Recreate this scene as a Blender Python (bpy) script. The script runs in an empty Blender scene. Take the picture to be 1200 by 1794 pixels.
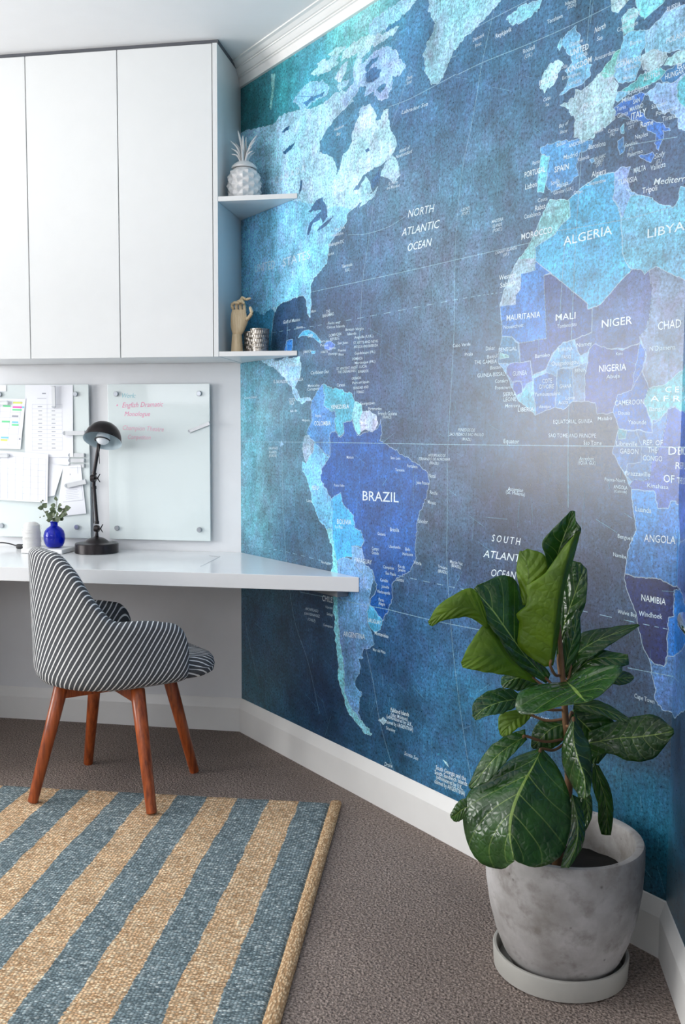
import bpy, bmesh, math, random
from math import sin, cos, pi, radians, sqrt, atan2
from mathutils import Vector, Matrix, noise
random.seed(7)
SC = bpy.context.scene
COL = SC.collection

# ------------------------------------------------------------------ camera
F = 1641.6
YAW, PITCH, ROLL = 0.1711, -0.0757, 0.0044
CAM = Vector((1.0648, -3.7122, 1.2101))
fw = Vector((-sin(YAW) * cos(PITCH), cos(YAW) * cos(PITCH), sin(PITCH)))
r0 = Vector((cos(YAW), sin(YAW), 0)); u0 = r0.cross(fw)
rt = r0 * cos(ROLL) + u0 * sin(ROLL); up = u0 * cos(ROLL) - r0 * sin(ROLL)
cd = bpy.data.cameras.new('camera'); cam = bpy.data.objects.new('camera', cd); COL.objects.link(cam)
cam.matrix_world = Matrix(((rt.x, up.x, -fw.x, CAM.x), (rt.y, up.y, -fw.y, CAM.y), (rt.z, up.z, -fw.z, CAM.z), (0, 0, 0, 1)))
cd.sensor_fit = 'HORIZONTAL'; cd.sensor_width = 36; cd.lens = F / 1200 * 36; cd.clip_start = 0.02
SC.camera = cam

# ------------------------------------------------------------------ light
SC.view_settings.view_transform = 'Standard'; SC.view_settings.look = 'None'
SC.view_settings.gamma = 1; SC.view_settings.use_curve_mapping = False
SC.view_settings.exposure = 0.2
wd = bpy.data.worlds.new('world'); SC.world = wd; wd.use_nodes = True
wd.node_tree.nodes['Background'].inputs[0].default_value = (0.62, 0.75, 1, 1)
wd.node_tree.nodes['Background'].inputs[1].default_value = 0.6
XL, YR, ZC = -3.6, -4.7, 2.668           # left wall, rear wall, ceiling
WL = (-3.2, -0.9, 0.8, 2.35)           # left window: y0 y1 z0 z1
WR = (-2.3, -0.3, 1.5, 2.4)            # rear window: x0 x1 z0 z1
def area(name, loc, rot, sx, sy, power, col):
    l = bpy.data.lights.new(name, 'AREA'); l.shape = 'RECTANGLE'; l.size = sx; l.size_y = sy; l.energy = power; l.color = col
    o = bpy.data.objects.new(name, l); COL.objects.link(o); o.location = loc; o.rotation_euler = rot; return o
area('left_window_daylight', (XL - 0.16, (WL[0] + WL[1]) / 2, (WL[2] + WL[3]) / 2), (0, -pi / 2, 0), WL[3] - WL[2], WL[1] - WL[0], 95, (1, 0.985, 0.96))
# daylight thrown up by the ground outside the left window
area('left_window_ground_light', (XL - 0.13, (WL[0] + WL[1]) / 2, WL[2] + 0.45), (0, -pi / 2 - radians(38), 0), 0.8, WL[1] - WL[0], 26, (1, 0.99, 0.96))
area('rear_window_daylight', ((WR[0] + WR[1]) / 2, YR - 0.16, (WR[2] + WR[3]) / 2), (pi / 2, 0, 0), WR[1] - WR[0], WR[3] - WR[2], 22, (1.0, 0.985, 1))

# fill light added in mid-room to brighten the ceiling, no lamp stands there
area('added_ceiling_fill', (-0.9, -2.5, 1.75), (pi, 0, 0), 1.6, 1.6, 25, (1, 0.99, 0.97))

# ------------------------------------------------------------------ helpers
def S2L(c): c /= 255; return c / 12.92 if c <= 0.04045 else ((c + 0.055) / 1.055) ** 2.4
def rgb(r, g, b): return (S2L(r), S2L(g), S2L(b), 1)
def ray(px, py): return rt * ((px - 600) / F) - up * ((py - 897) / F) + fw
def at(px, py, Y):                        # the point of the plane y = Y seen at a photo pixel
    d = ray(px, py); return CAM + d * ((Y - CAM.y) / d.y)
class Mat:
    def __init__(s, name):
        s.m = bpy.data.materials.new(name); s.m.use_nodes = True; s.t = s.m.node_tree; s.n = s.t.nodes; s.p = s.n['Principled BSDF']
    def node(s, k, **kw):
        n = s.n.new(k)
        for a, v in kw.items(): setattr(n, a, v)
        return n
    def link(s, a, b): s.t.links.new(a, b)
    def setin(s, inp, v):
        if hasattr(v, 'is_output') or isinstance(v, bpy.types.NodeSocket): s.link(v, inp)
        else: inp.default_value = v
    def math(s, op, a, b=0.0, c=None):
        n = s.node('ShaderNodeMath', operation=op); s.setin(n.inputs[0], a); s.setin(n.inputs[1], b)
        if c is not None: s.setin(n.inputs[2], c)
        return n.outputs[0]
    def mix(s, f, a, b, mode='MIX'):
        n = s.node('ShaderNodeMix', data_type='RGBA', blend_type=mode); s.setin(n.inputs[0], f); s.setin(n.inputs[6], a); s.setin(n.inputs[7], b); return n.outputs[2]
    def coord(s, which='Object', scale=(1, 1, 1), rot=(0, 0, 0)):
        t = s.node('ShaderNodeTexCoord'); m = s.node('ShaderNodeMapping'); m.inputs['Scale'].default_value = scale; m.inputs['Rotation'].default_value = rot
        s.link(t.outputs[which], m.inputs[0]); return m.outputs[0]
    def noise(s, vec, scale, detail=4, rough=0.55, dist=0.0):
        n = s.node('ShaderNodeTexNoise'); s.link(vec, n.inputs['Vector']); n.inputs['Scale'].default_value = scale; n.inputs['Detail'].default_value = detail
        n.inputs['Roughness'].default_value = rough; n.inputs['Distortion'].default_value = dist; return n.outputs[0]
    def voro(s, vec, scale, out='Distance', feature='F1'):
        n = s.node('ShaderNodeTexVoronoi', feature=feature); s.link(vec, n.inputs['Vector']); n.inputs['Scale'].default_value = scale; return n.outputs[out]
    def ramp(s, f, stops):
        n = s.node('ShaderNodeValToRGB'); s.link(f, n.inputs[0]); e = n.color_ramp.elements
        while len(e) < len(stops): e.new(0.5)
        for k, (pos, c) in enumerate(stops): e[k].position = pos; e[k].color = c if len(c) == 4 else (*c, 1)
        return n.outputs[0]
    def rng(s, f, a, b, c, d):
        n = s.node('ShaderNodeMapRange'); s.link(f, n.inputs[0]); n.inputs[1].default_value = a; n.inputs[2].default_value = b; n.inputs[3].default_value = c; n.inputs[4].default_value = d; return n.outputs[0]
    def bump(s, h, strength=0.3, dist=0.002):
        n = s.node('ShaderNodeBump'); s.link(h, n.inputs['Height']); n.inputs['Strength'].default_value = strength; n.inputs['Distance'].default_value = dist; s.link(n.outputs[0], s.p.inputs['Normal'])
    def base(s, c): s.setin(s.p.inputs['Base Color'], c)
    def set(s, rough=None, metal=None, spec=None, coat=None):
        if rough is not None: s.setin(s.p.inputs['Roughness'], rough)
        if metal is not None: s.p.inputs['Metallic'].default_value = metal
        if spec is not None: s.p.inputs['Specular IOR Level'].default_value = spec
        if coat is not None: s.p.inputs['Coat Weight'].default_value = coat
        return s
def plain(name, c, rough=0.5, metal=0.0, var=0.06, scale=12, bump=0.0, bscale=300, spec=None):
    m = Mat(name); v = m.coord(); n = m.noise(v, scale, 4)
    m.base(m.mix(m.rng(n, 0.3, 0.7, 0.0, 1.0), tuple(x * (1 - var) for x in c[:3]) + (1,), tuple(min(1, x * (1 + var)) for x in c[:3]) + (1,)))
    m.set(rough, metal, spec)
    if bump: m.bump(m.noise(v, bscale, 2), bump, 0.001)
    return m.m
def rootloc(o): return o.location.copy() if o.parent is None else rootloc(o.parent) + o.location
def obj(name, bm, mats, parent=None, smooth=False, origin=None, recalc=True):
    if recalc: bmesh.ops.recalc_face_normals(bm, faces=bm.faces)
    if parent is not None: off = rootloc(parent)
    else:
        if origin is None:
            xs = [v.co.x for v in bm.verts]; ys = [v.co.y for v in bm.verts]; zs = [v.co.z for v in bm.verts]
            origin = Vector(((min(xs) + max(xs)) / 2, (min(ys) + max(ys)) / 2, min(zs)))
        off = Vector(origin)
    bmesh.ops.translate(bm, verts=bm.verts, vec=-off)
    me = bpy.data.meshes.new(name); bm.to_mesh(me); bm.free()
    for m in (mats if isinstance(mats, (list, tuple)) else [mats]): me.materials.append(m)
    if smooth:
        for p in me.polygons: p.use_smooth = True
        if smooth != 2:
            try: me.set_sharp_from_angle(angle=radians(38))
            except Exception: pass
    o = bpy.data.objects.new(name, me); COL.objects.link(o)
    if parent is not None: o.parent = parent
    else: o.location = off
    return o
def tag(o, label, cat, group=None):
    o['label'] = label; o['category'] = cat
    if group: o['group'] = group
    return o
def thing(name, label, cat, loc, group=None):
    o = bpy.data.objects.new(name, None); COL.objects.link(o); o.location = loc; o.empty_display_size = 0.05
    return tag(o, label, cat, group)
def struct(name, bm, m, smooth=False, parent=None):
    o = obj(name, bm, m, parent, smooth)
    if parent is None: o['kind'] = 'structure'
    return o
def B(): return bmesh.new()
def box(bm, x0, x1, y0, y1, z0, z1, bev=0.0, seg=2):
    r = bmesh.ops.create_cube(bm, size=1)
    vs = r['verts']
    for v in vs: v.co = Vector(((x0 + x1) / 2 + v.co.x * (x1 - x0), (y0 + y1) / 2 + v.co.y * (y1 - y0), (z0 + z1) / 2 + v.co.z * (z1 - z0)))
    if bev:
        es = list({e for v in vs for e in v.link_edges})
        bmesh.ops.bevel(bm, geom=es, offset=bev, segments=seg, affect='EDGES', profile=0.5)
    return vs
def prism(bm, poly, z0, z1, bev=0.0):
    a = [bm.verts.new((x, y, z0)) for x, y in poly]; b = [bm.verts.new((x, y, z1)) for x, y in poly]
    n = len(poly); fs = [bm.faces.new(a[::-1]), bm.faces.new(b)]
    for i in range(n): fs.append(bm.faces.new((a[i], a[(i + 1) % n], b[(i + 1) % n], b[i])))
    if bev:
        es = list({e for f in fs for e in f.edges})
        bmesh.ops.bevel(bm, geom=es, offset=bev, segments=2, affect='EDGES', profile=0.5)
def lathe(bm, prof, c=(0, 0, 0), seg=48, M=None):
    c = Vector(c); rings = []
    for r, z in prof:
        if r <= 1e-6:
            p = Vector((0, 0, z)); p = (M @ p if M else p) + c; rings.append([bm.verts.new(p)]); continue
        ring = []
        for k in range(seg):
            a = 2 * pi * k / seg; p = Vector((r * cos(a), r * sin(a), z)); p = (M @ p if M else p) + c; ring.append(bm.verts.new(p))
        rings.append(ring)
    for A, Bq in zip(rings, rings[1:]):
        if len(A) == 1 and len(Bq) == 1: continue
        for k in range(seg):
            k2 = (k + 1) % seg
            if len(A) == 1: bm.faces.new((A[0], Bq[k2], Bq[k]))
            elif len(Bq) == 1: bm.faces.new((A[k], A[k2], Bq[0]))
            else: bm.faces.new((A[k], A[k2], Bq[k2], Bq[k]))
def catmull(pts, n):
    P = [Vector(p) for p in pts]; P = [P[0] * 2 - P[1]] + P + [P[-1] * 2 - P[-2]]; out = []
    m = len(P) - 3
    for i in range(n + 1):
        u = i / n * m; k = min(int(u), m - 1); t = u - k
        a, b, c, d = P[k:k + 4]
        out.append(0.5 * ((2 * b) + (c - a) * t + (2 * a - 5 * b + 4 * c - d) * t * t + (3 * b - a - 3 * c + d) * t ** 3))
    return out
def tube(bm, pts, r, seg=10, cap=True, flat=1.0):
    P = [Vector(p) for p in pts]; n = len(P); R = r if isinstance(r, (list, tuple)) else [r] * n
    rings = []; ref = None
    for i in range(n):
        t = (P[min(i + 1, n - 1)] - P[max(i - 1, 0)]).normalized()
        if ref is None: ref = Vector((0, 0, 1)) if abs(t.z) < 0.9 else Vector((1, 0, 0))
        a = t.cross(ref).normalized(); b = a.cross(t).normalized(); ref = b
        rings.append([bm.verts.new(P[i] + (a * cos(2 * pi * k / seg) + b * sin(2 * pi * k / seg) * flat) * R[i]) for k in range(seg)])
    for A, Bq in zip(rings, rings[1:]):
        for k in range(seg): bm.faces.new((A[k], A[(k + 1) % seg], Bq[(k + 1) % seg], Bq[k]))
    if cap: bm.faces.new(rings[0][::-1]); bm.faces.new(rings[-1])
def capsule(bm, a, b, ra, rb, seg=12, flat=1.0):
    a = Vector(a); b = Vector(b); d = (b - a).normalized(); pts = []; rs = []
    for k in range(5): t = pi / 2 * k / 5; pts.append(a - d * ra * cos(t)); rs.append(max(ra * sin(t), ra * 0.08))
    pts += [a, b]; rs += [ra, rb]
    for k in range(1, 6): t = pi / 2 * k / 5; pts.append(b + d * rb * sin(t)); rs.append(max(rb * cos(t), rb * 0.08))
    tube(bm, pts, rs, seg, True, flat)
def uvsphere(bm, c, r, sc=(1, 1, 1), u=20, v=12):
    res = bmesh.ops.create_uvsphere(bm, u_segments=u, v_segments=v, radius=r)
    for q in res['verts']: q.co = Vector((q.co.x * sc[0] + c[0], q.co.y * sc[1] + c[1], q.co.z * sc[2] + c[2]))

# wall frames: the diagonal wall leaves the corner at the origin, the right wall takes over at distance LM
AL, AR, LM = 0.7976, 1.5444, 2.084
m1 = Vector((cos(AL), -sin(AL), 0)); n1 = Vector((-sin(AL), -cos(AL), 0))
m2 = Vector((cos(AR), -sin(AR), 0)); n2 = Vector((-sin(AR), -cos(AR), 0))
K12 = (n1 + n2) / (1 + n1.dot(n2))
nb = Vector((0, -1, 0)); K01 = (nb + n1) / (1 + nb.dot(n1))
CR = m1 * LM                               # right corner
DC, DD, ZT, ZB, ZU, TS = 0.3185, 0.603, 2.6523, 1.5213, 2.087, 0.0177
ZD, TD, HB, TB, HM = 0.75, 0.0504, 0.1377, 0.0153, 2.5992
def wallpt(s, z, off=0.0):
    if abs(s - LM) < 1e-5: v = CR + K12 * off
    elif s < LM: v = m1 * s + n1 * off
    else: v = CR + m2 * (s - LM) + n2 * off
    return Vector((v.x, v.y, z))
# ------------------------------------------------------------------ setting
M_wall = plain('painted wall', rgb(228, 230, 233), 0.6, var=0.015, bump=0.05, bscale=400)
M_ceil = plain('ceiling paint', rgb(232, 233, 234), 0.8, var=0.01)
M_trim = plain('gloss white trim', rgb(234, 234, 232), 0.35, var=0.015)
M_lac = plain('white lacquer', rgb(222, 224, 224), 0.3, var=0.01)
M_desk = plain('white desk laminate', rgb(236, 238, 240), 0.16, var=0.01)
M_gap = plain('gap shade grey', rgb(90, 92, 98), 0.7)  # dark grey stands in for the shade in the gap above the cabinets
def quad(bm, pts): bm.faces.new([bm.verts.new(p) for p in pts])
def slab_wall(name, a, b, out, z0, z1, mat, hole=None, th=0.12):
    # wall running a->b in plan, thickness grows along 'out'; hole = (t0,t1,z0,z1) in metres along a->b
    a = Vector(a); b = Vector(b); d = (b - a); Lw = d.length; d.normalize(); out = Vector(out)
    bm = B()
    def bx(t0, t1, za, zb):
        p = [a + d * t0, a + d * t1, a + d * t1 + out * th, a + d * t0 + out * th]
        prism(bm, [(q.x, q.y) for q in p], za, zb)
    if hole:
        bx(0, hole[0], z0, z1); bx(hole[1], Lw, z0, z1); bx(hole[0], hole[1], z0, hole[2]); bx(hole[0], hole[1], hole[3], z1)
    else: bx(0, Lw, z0, z1)
    return struct(name, bm, mat)
RX = CR.x + m2.x * 3.2
RE = CR + m2 * 3.21
slab_wall('wall_back', (XL, 0, 0), (0.05, 0, 0), (0, 1, 0), 0, ZC, M_wall)
slab_wall('wall_diagonal', (0, 0, 0), CR, -n1, 0, ZC, M_wall)
slab_wall('wall_right', CR, RE, -n2, 0, ZC, M_wall)
slab_wall('wall_left', (XL, YR, 0), (XL, 0, 0), (-1, 0, 0), 0, ZC, M_wall, (WL[0] - YR, WL[1] - YR, WL[2], WL[3]))
slab_wall('wall_rear', (XL, YR, 0), (RE.x, YR, 0), (0, -1, 0), 0, ZC, M_wall, (WR[0] - XL, WR[1] - XL, WR[2], WR[3]))
# window frames in the two openings (behind and to the left of the view)
def win(name, p, q, wdir):
    bm = B(); t = 0.05
    def bar(a0, a1, z0, z1):
        if wdir == 'y': box(bm, XL - 0.09, XL - 0.03, a0, a1, z0, z1)
        else: box(bm, a0, a1, YR - 0.09, YR - 0.03, z0, z1)
    a0, a1 = p; z0, z1 = q
    bar(a0, a1, z0, z0 + t); bar(a0, a1, z1 - t, z1); bar(a0, a0 + t, z0, z1); bar(a1 - t, a1, z0, z1); bar((a0 + a1) / 2 - t / 2, (a0 + a1) / 2 + t / 2, z0, z1)
    struct(name, bm, M_trim)
win('window_1', WL[:2], WL[2:], 'y'); win('window_2', WR[:2], WR[2:], 'x')
# floor and ceiling
mc = Mat('taupe loop pile carpet'); v = mc.coord()
big = mc.noise(v, 3, 3); pile = mc.noise(v, 150, 3, 0.6); pile2 = mc.voro(v, 170)
c = mc.mix(mc.rng(pile, 0.3, 0.7, 0, 1), rgb(84, 74, 70), rgb(190, 174, 164))
c = mc.mix(mc.rng(big, 0.3, 0.7, 0, 0.35), c, rgb(100, 90, 86)); mc.base(c); mc.set(0.95, spec=0.1)
mc.bump(mc.math('ADD', pile, mc.math('MULTIPLY', pile2, 0.8)), 0.9, 0.006)
fl = B(); prism(fl, [(XL - .1, YR - .1), (RE.x + .15, YR - .1), (RE.x + .15, -1.3), (0.1, 0.12), (XL - .1, 0.12)], -0.1, 0); struct('floor', fl, mc.m)
ce = B(); prism(ce, [(XL - .1, YR - .1), (RE.x + .15, YR - .1), (RE.x + .15, -1.3), (0.1, 0.12), (XL - .1, 0.12)], ZC, ZC + 0.1); struct('ceiling', ce, M_ceil)
# skirting: square lower part, splayed top part
SK = [(0, 0), (TB, 0), (TB, 0.098), (0.003, HB - 0.003), (0, HB)]
def skirt(name, path):
    # path of (base point, offset direction) pairs
    bm = B(); rings = [[bm.verts.new(Vector((p.x + k.x * o, p.y + k.y * o, z))) for o, z in SK] for p, k in path]
    for A, Bq in zip(rings, rings[1:]):
        for i in range(len(SK)): j = (i + 1) % len(SK); bm.faces.new((A[i], A[j], Bq[j], Bq[i]))
    bm.faces.new(rings[0]); bm.faces.new(rings[-1][::-1]); struct(name, bm, M_trim)
O0 = Vector((0, 0, 0))
skirt('baseboard_back', [(Vector((XL + .002, 0, 0)), nb), (O0, K01)])
skirt('baseboard_diagonal', [(O0, K01), (CR, K12)])
skirt('baseboard_right', [(CR, K12), (RE - m2 * 0.01, n2)])
# stepped cornice
CO = [(0, HM), (.012, HM), (.019, HM + .027), (.024, HM + .029), (.024, HM + .033), (.030, HM + .034), (.036, HM + .040), (.044, HM + .049), (.048, HM + .050), (.048, HM + .054), (.054, HM + .055), (.066, HM + .0625), (.078, HM + .064), (.078, ZC), (0, ZC)]
def cornice(name, path):
    bm = B(); rings = [[bm.verts.new(Vector((p.x + k.x * o, p.y + k.y * o, z))) for o, z in CO] for p, k in path]
    for A, Bq in zip(rings, rings[1:]):
        for i in range(len(CO)): j = (i + 1) % len(CO); bm.faces.new((A[i], A[j], Bq[j], Bq[i]))
    bm.faces.new(rings[0]); bm.faces.new(rings[-1][::-1]); struct(name, bm, M_trim)
# the cornice butts against the cabinet's end panel
cornice('trim_1', [(m1 * 0.012, Vector((0, -1 / cos(AL), 0))), (CR, K12)])
cornice('trim_2', [(CR, K12), (RE - m2 * 0.01, n2)])
PO=[
('na',(150,198,222),3.2,1,'-22,2429 63,2427 198,2404 272,2393 313,2409 383,2406 462,2392 538,2377 611,2371 681,2387 726,2380 769,2354 793,2331 750,2323 716,2313 668,2296 622,2276 590,2250 586,2214 633,2193 669,2175 686,2155 693,2110 707,2122 717,2139 727,2168 761,2179 784,2203 787,2233 816,2262 835,2293 882,2292 920,2251 911,2231 941,2228 959,2253 980,2252 980,2223 996,2184 1020,2155 1026,2131 1011,2110 973,2097 943,2086 891,2086 850,2077 818,2056 789,2033 828,2039 860,2069 885,2049 898,2014 860,2011 892,2008 929,2025 911,1997 861,1985 828,1977 841,1996 786,1980 756,1967 753,1943 729,1928 684,1911 649,1885 642,1853 635,1828 599,1808 551,1787 532,1764 532,1730 536,1689 525,1650 506,1672 502,1713 482,1734 447,1734 407,1733 383,1725 342,1730 300,1716 279,1697 261,1664 253,1613 248,1570 257,1537 278,1510 342,1518 367,1550 367,1582 407,1587 403,1545 375,1516 455,1517 467,1485 456,1438 424,1410 444,1388 464,1365 503,1365 526,1369 541,1354 503,1353 476,1344 424,1368 395,1411 342,1450 278,1486 182,1516 113,1556 43,1589 -29,1609'),
('usa',(122,188,222),3,0,'-24,2172 94,2153 271,2112 435,2079 531,2047 572,2051 609,2005 677,2014 729,2000 786,1980 756,1967 753,1943 729,1928 684,1911 649,1885 642,1853 635,1828 599,1808 551,1787 532,1764 532,1730 536,1689 525,1650 506,1672 502,1713 482,1734 447,1734 407,1733 383,1725 342,1730 300,1716 248,1715 191,1695 114,1719 20,1707 -28,1712'),
('mexico',(55,130,167),3,0,'-28,1712 20,1707 114,1719 191,1695 248,1715 279,1697 261,1664 253,1613 248,1570 257,1537 226,1526 113,1556 43,1589 -29,1609'),
('yucatan',(50,125,201),2,1,'342,1531 354,1560 367,1582 407,1587 403,1545 383,1524'),
('centralamerica',(135,185,221),3,1,'354,1492 456,1486 456,1438 424,1410 444,1388 464,1365 503,1365 526,1369 541,1354 503,1353 476,1344 424,1368 395,1411 354,1450'),
('labrador',(162,202,222),4,0,'761,2179 784,2203 787,2233 816,2262 835,2293 882,2292 920,2251 911,2231 941,2228 959,2253 980,2252 980,2223 996,2184 1020,2155 1026,2131 1011,2110 973,2097 943,2086 891,2086 850,2077 818,2056 728,2042 694,2087 717,2139'),
('newfoundland',(150,195,216),3,1,'997,2112 1032,2074 1044,2036 1013,2017 986,2037 944,2054 958,2077'),
('lake1',(50,95,137),3,0,'568,2056 605,2054 631,2020 605,2013 558,2019 512,2023'),
('lake2',(50,95,137),2,0,'587,2009 609,2016 587,1983 543,1978 516,1943 505,1949 524,1985'),
('lake3',(50,95,137),2,0,'609,2016 631,2020 638,1984 606,1966 594,1992'),
('lake4',(50,95,137),2,0,'673,1977 587,1958 569,1947 631,1956'),
('lake5',(40,90,128),3,0,'334,2273 383,2288 423,2288 403,2273 354,2264'),
('lake6',(40,90,128),3,0,'322,2351 355,2358 387,2358 371,2342'),
('lake7',(40,90,128),2,0,'454,2099 458,2143 474,2147 470,2116'),
('baffin',(140,180,221),5,1,'1022,2412 1036,2385 1071,2354 1037,2334 999,2345 1000,2311 980,2292 971,2281 929,2297 898,2325 857,2328 863,2352 834,2366 786,2340 746,2325 726,2342 749,2373 792,2391 801,2424 856,2436 896,2448 969,2447'),
('ellesmere',(140,190,216),5,1,'876,2543 925,2554 997,2552 1062,2558 1126,2535 1071,2525 1035,2504 985,2505 938,2497 886,2504 870,2522'),
('devon',(170,210,221),5,1,'725,2504 781,2515 833,2515 938,2492 968,2476 908,2472 833,2474 768,2477 725,2480'),
('victoria',(125,185,216),5,1,'407,2439 461,2463 522,2473 610,2446 646,2416 632,2394 537,2396 473,2381 446,2410'),
('banks',(160,205,221),5,1,'530,2496 585,2511 680,2500 701,2480 646,2473 574,2476'),
('pow',(160,200,221),4,1,'681,2436 725,2467 758,2467 749,2441 715,2414'),
('somerset',(150,190,221),4,1,'785,2435 811,2463 837,2448 824,2426 856,2406 831,2385 792,2396'),
('queen',(165,210,221),4,1,'638,2528 690,2532 745,2518 718,2508 670,2509'),
('southampton',(140,180,211),3,1,'819,2287 844,2298 873,2286 857,2269 832,2265'),
('islandone',(160,200,221),4,1,'880,2490 941,2487 1006,2486 1035,2482 1001,2470 942,2466 902,2465'),
('islandtwo',(150,195,218),4,1,'621,2509 670,2512 711,2503 684,2493 642,2491'),
('islandthree',(155,200,221),4,1,'817,2479 855,2477 887,2470 868,2459 837,2455 811,2463'),
('islandfour',(140,188,218),4,1,'691,2405 732,2411 766,2404 746,2388 712,2387'),
('islandfive',(165,205,224),3,1,'570,2518 606,2522 628,2515 599,2509'),
('islandsix',(150,195,221),3,1,'1034,2530 1079,2534 1112,2528 1090,2516 1057,2508'),
('channelone',(55,115,157),3,0,'856,2416 893,2429 930,2428 918,2418 887,2410 869,2398'),
('channeltwo',(58,118,157),3,0,'919,2326 943,2336 973,2331 961,2317 937,2310'),
('channelthree',(60,120,162),3,0,'473,2414 534,2417 592,2411 628,2412 607,2399 549,2401 496,2396'),
('channelfour',(60,120,162),3,0,'962,2501 1006,2499 1046,2506 1035,2493 1000,2488 971,2487'),
('greatslave',(45,95,142),2,0,'859,2156 878,2159 884,2147 865,2144'),
('gulfofstlaw',(52,98,142),3,0,'891,2051 934,2070 947,2053 929,2032 898,2025'),
('foxe',(60,110,157),3,0,'859,2397 903,2402 943,2382 931,2361 888,2357 863,2371'),
('sibir',(120,190,187),4,0,'251,2586 280,2577 272,2513 255,2452 238,2461 255,2518'),
('greenland',(136,184,204),5,1,'1495,2405 1484,2394 1447,2382 1396,2361 1333,2346 1301,2331 1270,2299 1245,2270 1220,2253 1194,2264 1175,2285 1161,2322 1155,2363 1181,2397 1207,2427 1191,2449 1172,2480 1184,2521'),
('iceland',(120,190,211),4,1,'1501,2339 1522,2346 1556,2353 1631,2345 1625,2323 1592,2311 1551,2307 1523,2317'),
('uk',(110,180,221),4,1,'1742,2237 1752,2217 1761,2206 1755,2192 1768,2167 1781,2143 1800,2126 1792,2096 1770,2089 1734,2089 1700,2082 1720,2104 1727,2121 1710,2136 1738,2146 1731,2170 1716,2184 1704,2202 1711,2227 1730,2228'),
('hebrides',(120,185,216),2,1,'1698,2224 1704,2208 1693,2192 1685,2203'),
('ireland',(160,205,221),4,1,'1640,2153 1661,2170 1694,2174 1708,2155 1691,2141 1682,2121 1643,2106 1633,2122'),
('france',(148,188,202),4,1,'1703,2059 1748,2060 1747,2078 1771,2074 1794,2082 1829,2098 1864,2079 1886,2050 1872,2024 1869,2003 1874,1979 1845,1965 1810,1965 1811,1947 1775,1951 1747,1968 1749,2013 1730,2038'),
('netherlands',(115,195,192),3,1,'1829,2098 1852,2117 1870,2130 1884,2132 1878,2105 1865,2079 1841,2077'),
('germany',(115,180,216),3,1,'1890,2136 1894,2161 1922,2164 1959,2149 1955,2119 1945,2100 1944,2075 1931,2050 1888,2054 1865,2079 1874,2109'),
('denmark',(130,190,201),3,1,'1888,2202 1904,2216 1923,2216 1940,2203 1926,2183 1922,2164 1894,2165'),
('poland',(130,185,216),3,1,'1959,2149 1981,2157 2010,2175 2059,2174 2306,2094 2319,2003 2063,2073 2003,2088 1956,2099'),
('czech',(165,190,206),3,1,'1940,2094 1964,2101 1992,2098 2019,2075 2004,2061 1981,2057 1954,2066'),
('slovakia',(150,200,211),3,1,'2012,2060 2022,2074 2063,2073 2319,2003 2324,1969 2064,2048 2034,2050'),
('austria',(80,170,182),3,1,'1893,2039 1931,2046 1945,2058 1981,2057 2004,2056 2015,2040 1994,2027 1954,2026 1910,2028'),
('hungary',(40,110,162),3,1,'2005,2036 2039,2048 2064,2048 2276,1987 2280,1955 2065,2021 2025,2012 2008,2022'),
('switz',(110,170,206),3,1,'1870,2025 1877,2040 1893,2039 1917,2027 1904,2019 1881,2015'),
('balkans',(130,170,216),4,1,'1959,2012 1990,2022 2025,2012 2065,2021 2280,1955 2298,1831 2087,1880 2054,1914 2043,1942 2012,1954 1987,1978 1971,2000'),
('serbia',(75,165,182),3,1,'2048,2008 2065,2017 2280,1955 2288,1900 2068,1947 2046,1975'),
('italy',(45,110,192),3,1,'1873,2002 1894,2013 1932,2015 1959,2012 1956,1997 1944,1986 1945,1973 1966,1954 1998,1938 2029,1917 2032,1907 2014,1916 2013,1896 2000,1874 1992,1889 1994,1910 1973,1926 1945,1952 1917,1967 1895,1986 1873,1984'),
('sicily',(45,110,187),2,1,'1945,1874 1984,1873 1991,1863 1980,1850'),
('sardinia',(60,130,192),2,1,'1886,1923 1902,1928 1906,1897 1893,1888 1885,1904'),
('corsica',(110,180,211),2,1,'1891,1953 1901,1958 1902,1937 1894,1936'),
('spain',(70,135,187),3,1,'1635,1968 1661,1973 1738,1963 1811,1942 1799,1927 1770,1925 1758,1896 1764,1871 1741,1858 1703,1852 1678,1848 1660,1866 1662,1914 1668,1941 1638,1953'),
('portugal',(95,180,201),2,1,'1638,1950 1668,1941 1662,1914 1658,1876 1650,1853 1630,1861 1627,1897 1636,1929'),
('norway',(160,190,201),4,1,'1852,2268 1857,2234 1876,2221 1903,2235 1911,2246'),
('sweden',(110,195,211),4,1,'1922,2242 1937,2204 1953,2179 1973,2188 1999,2195 2014,2208'),
('majorca',(90,150,197),2,1,'1798,1900 1812,1902 1816,1893 1805,1890'),
('africa',(110,160,206),2,1,'1671,1830 1736,1817 1773,1837 1831,1856 1879,1852 1899,1859 1924,1853 1914,1829 1930,1795 1951,1786 1988,1769 2004,1753 2046,1737 2060,1751 2064,1779 2212,1751 2359,1710 2481,832 2446,770 2339,690 2118,587 2083,588 2056,589 2035,611 2036,629 2021,680 2017,703 1999,721 1986,760 1976,805 1950,851 1939,883 1942,925 1951,962 1970,1004 1960,1044 1953,1097 1946,1108 1935,1131 1918,1152 1893,1185 1900,1212 1908,1241 1902,1267 1890,1281 1844,1279 1836,1305 1803,1311 1766,1313 1733,1293 1705,1300 1636,1281 1604,1303 1576,1319 1550,1350 1527,1392 1509,1411 1493,1425 1496,1462 1506,1497 1505,1539 1498,1570 1496,1580 1508,1615 1539,1666 1562,1696 1593,1718 1617,1749 1640,1789'),
('morocco',(125,190,201),1.5,1,'1671,1830 1736,1817 1743,1774 1706,1756 1693,1740 1624,1719 1625,1689 1562,1696 1593,1718 1617,1749 1640,1789'),
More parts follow.
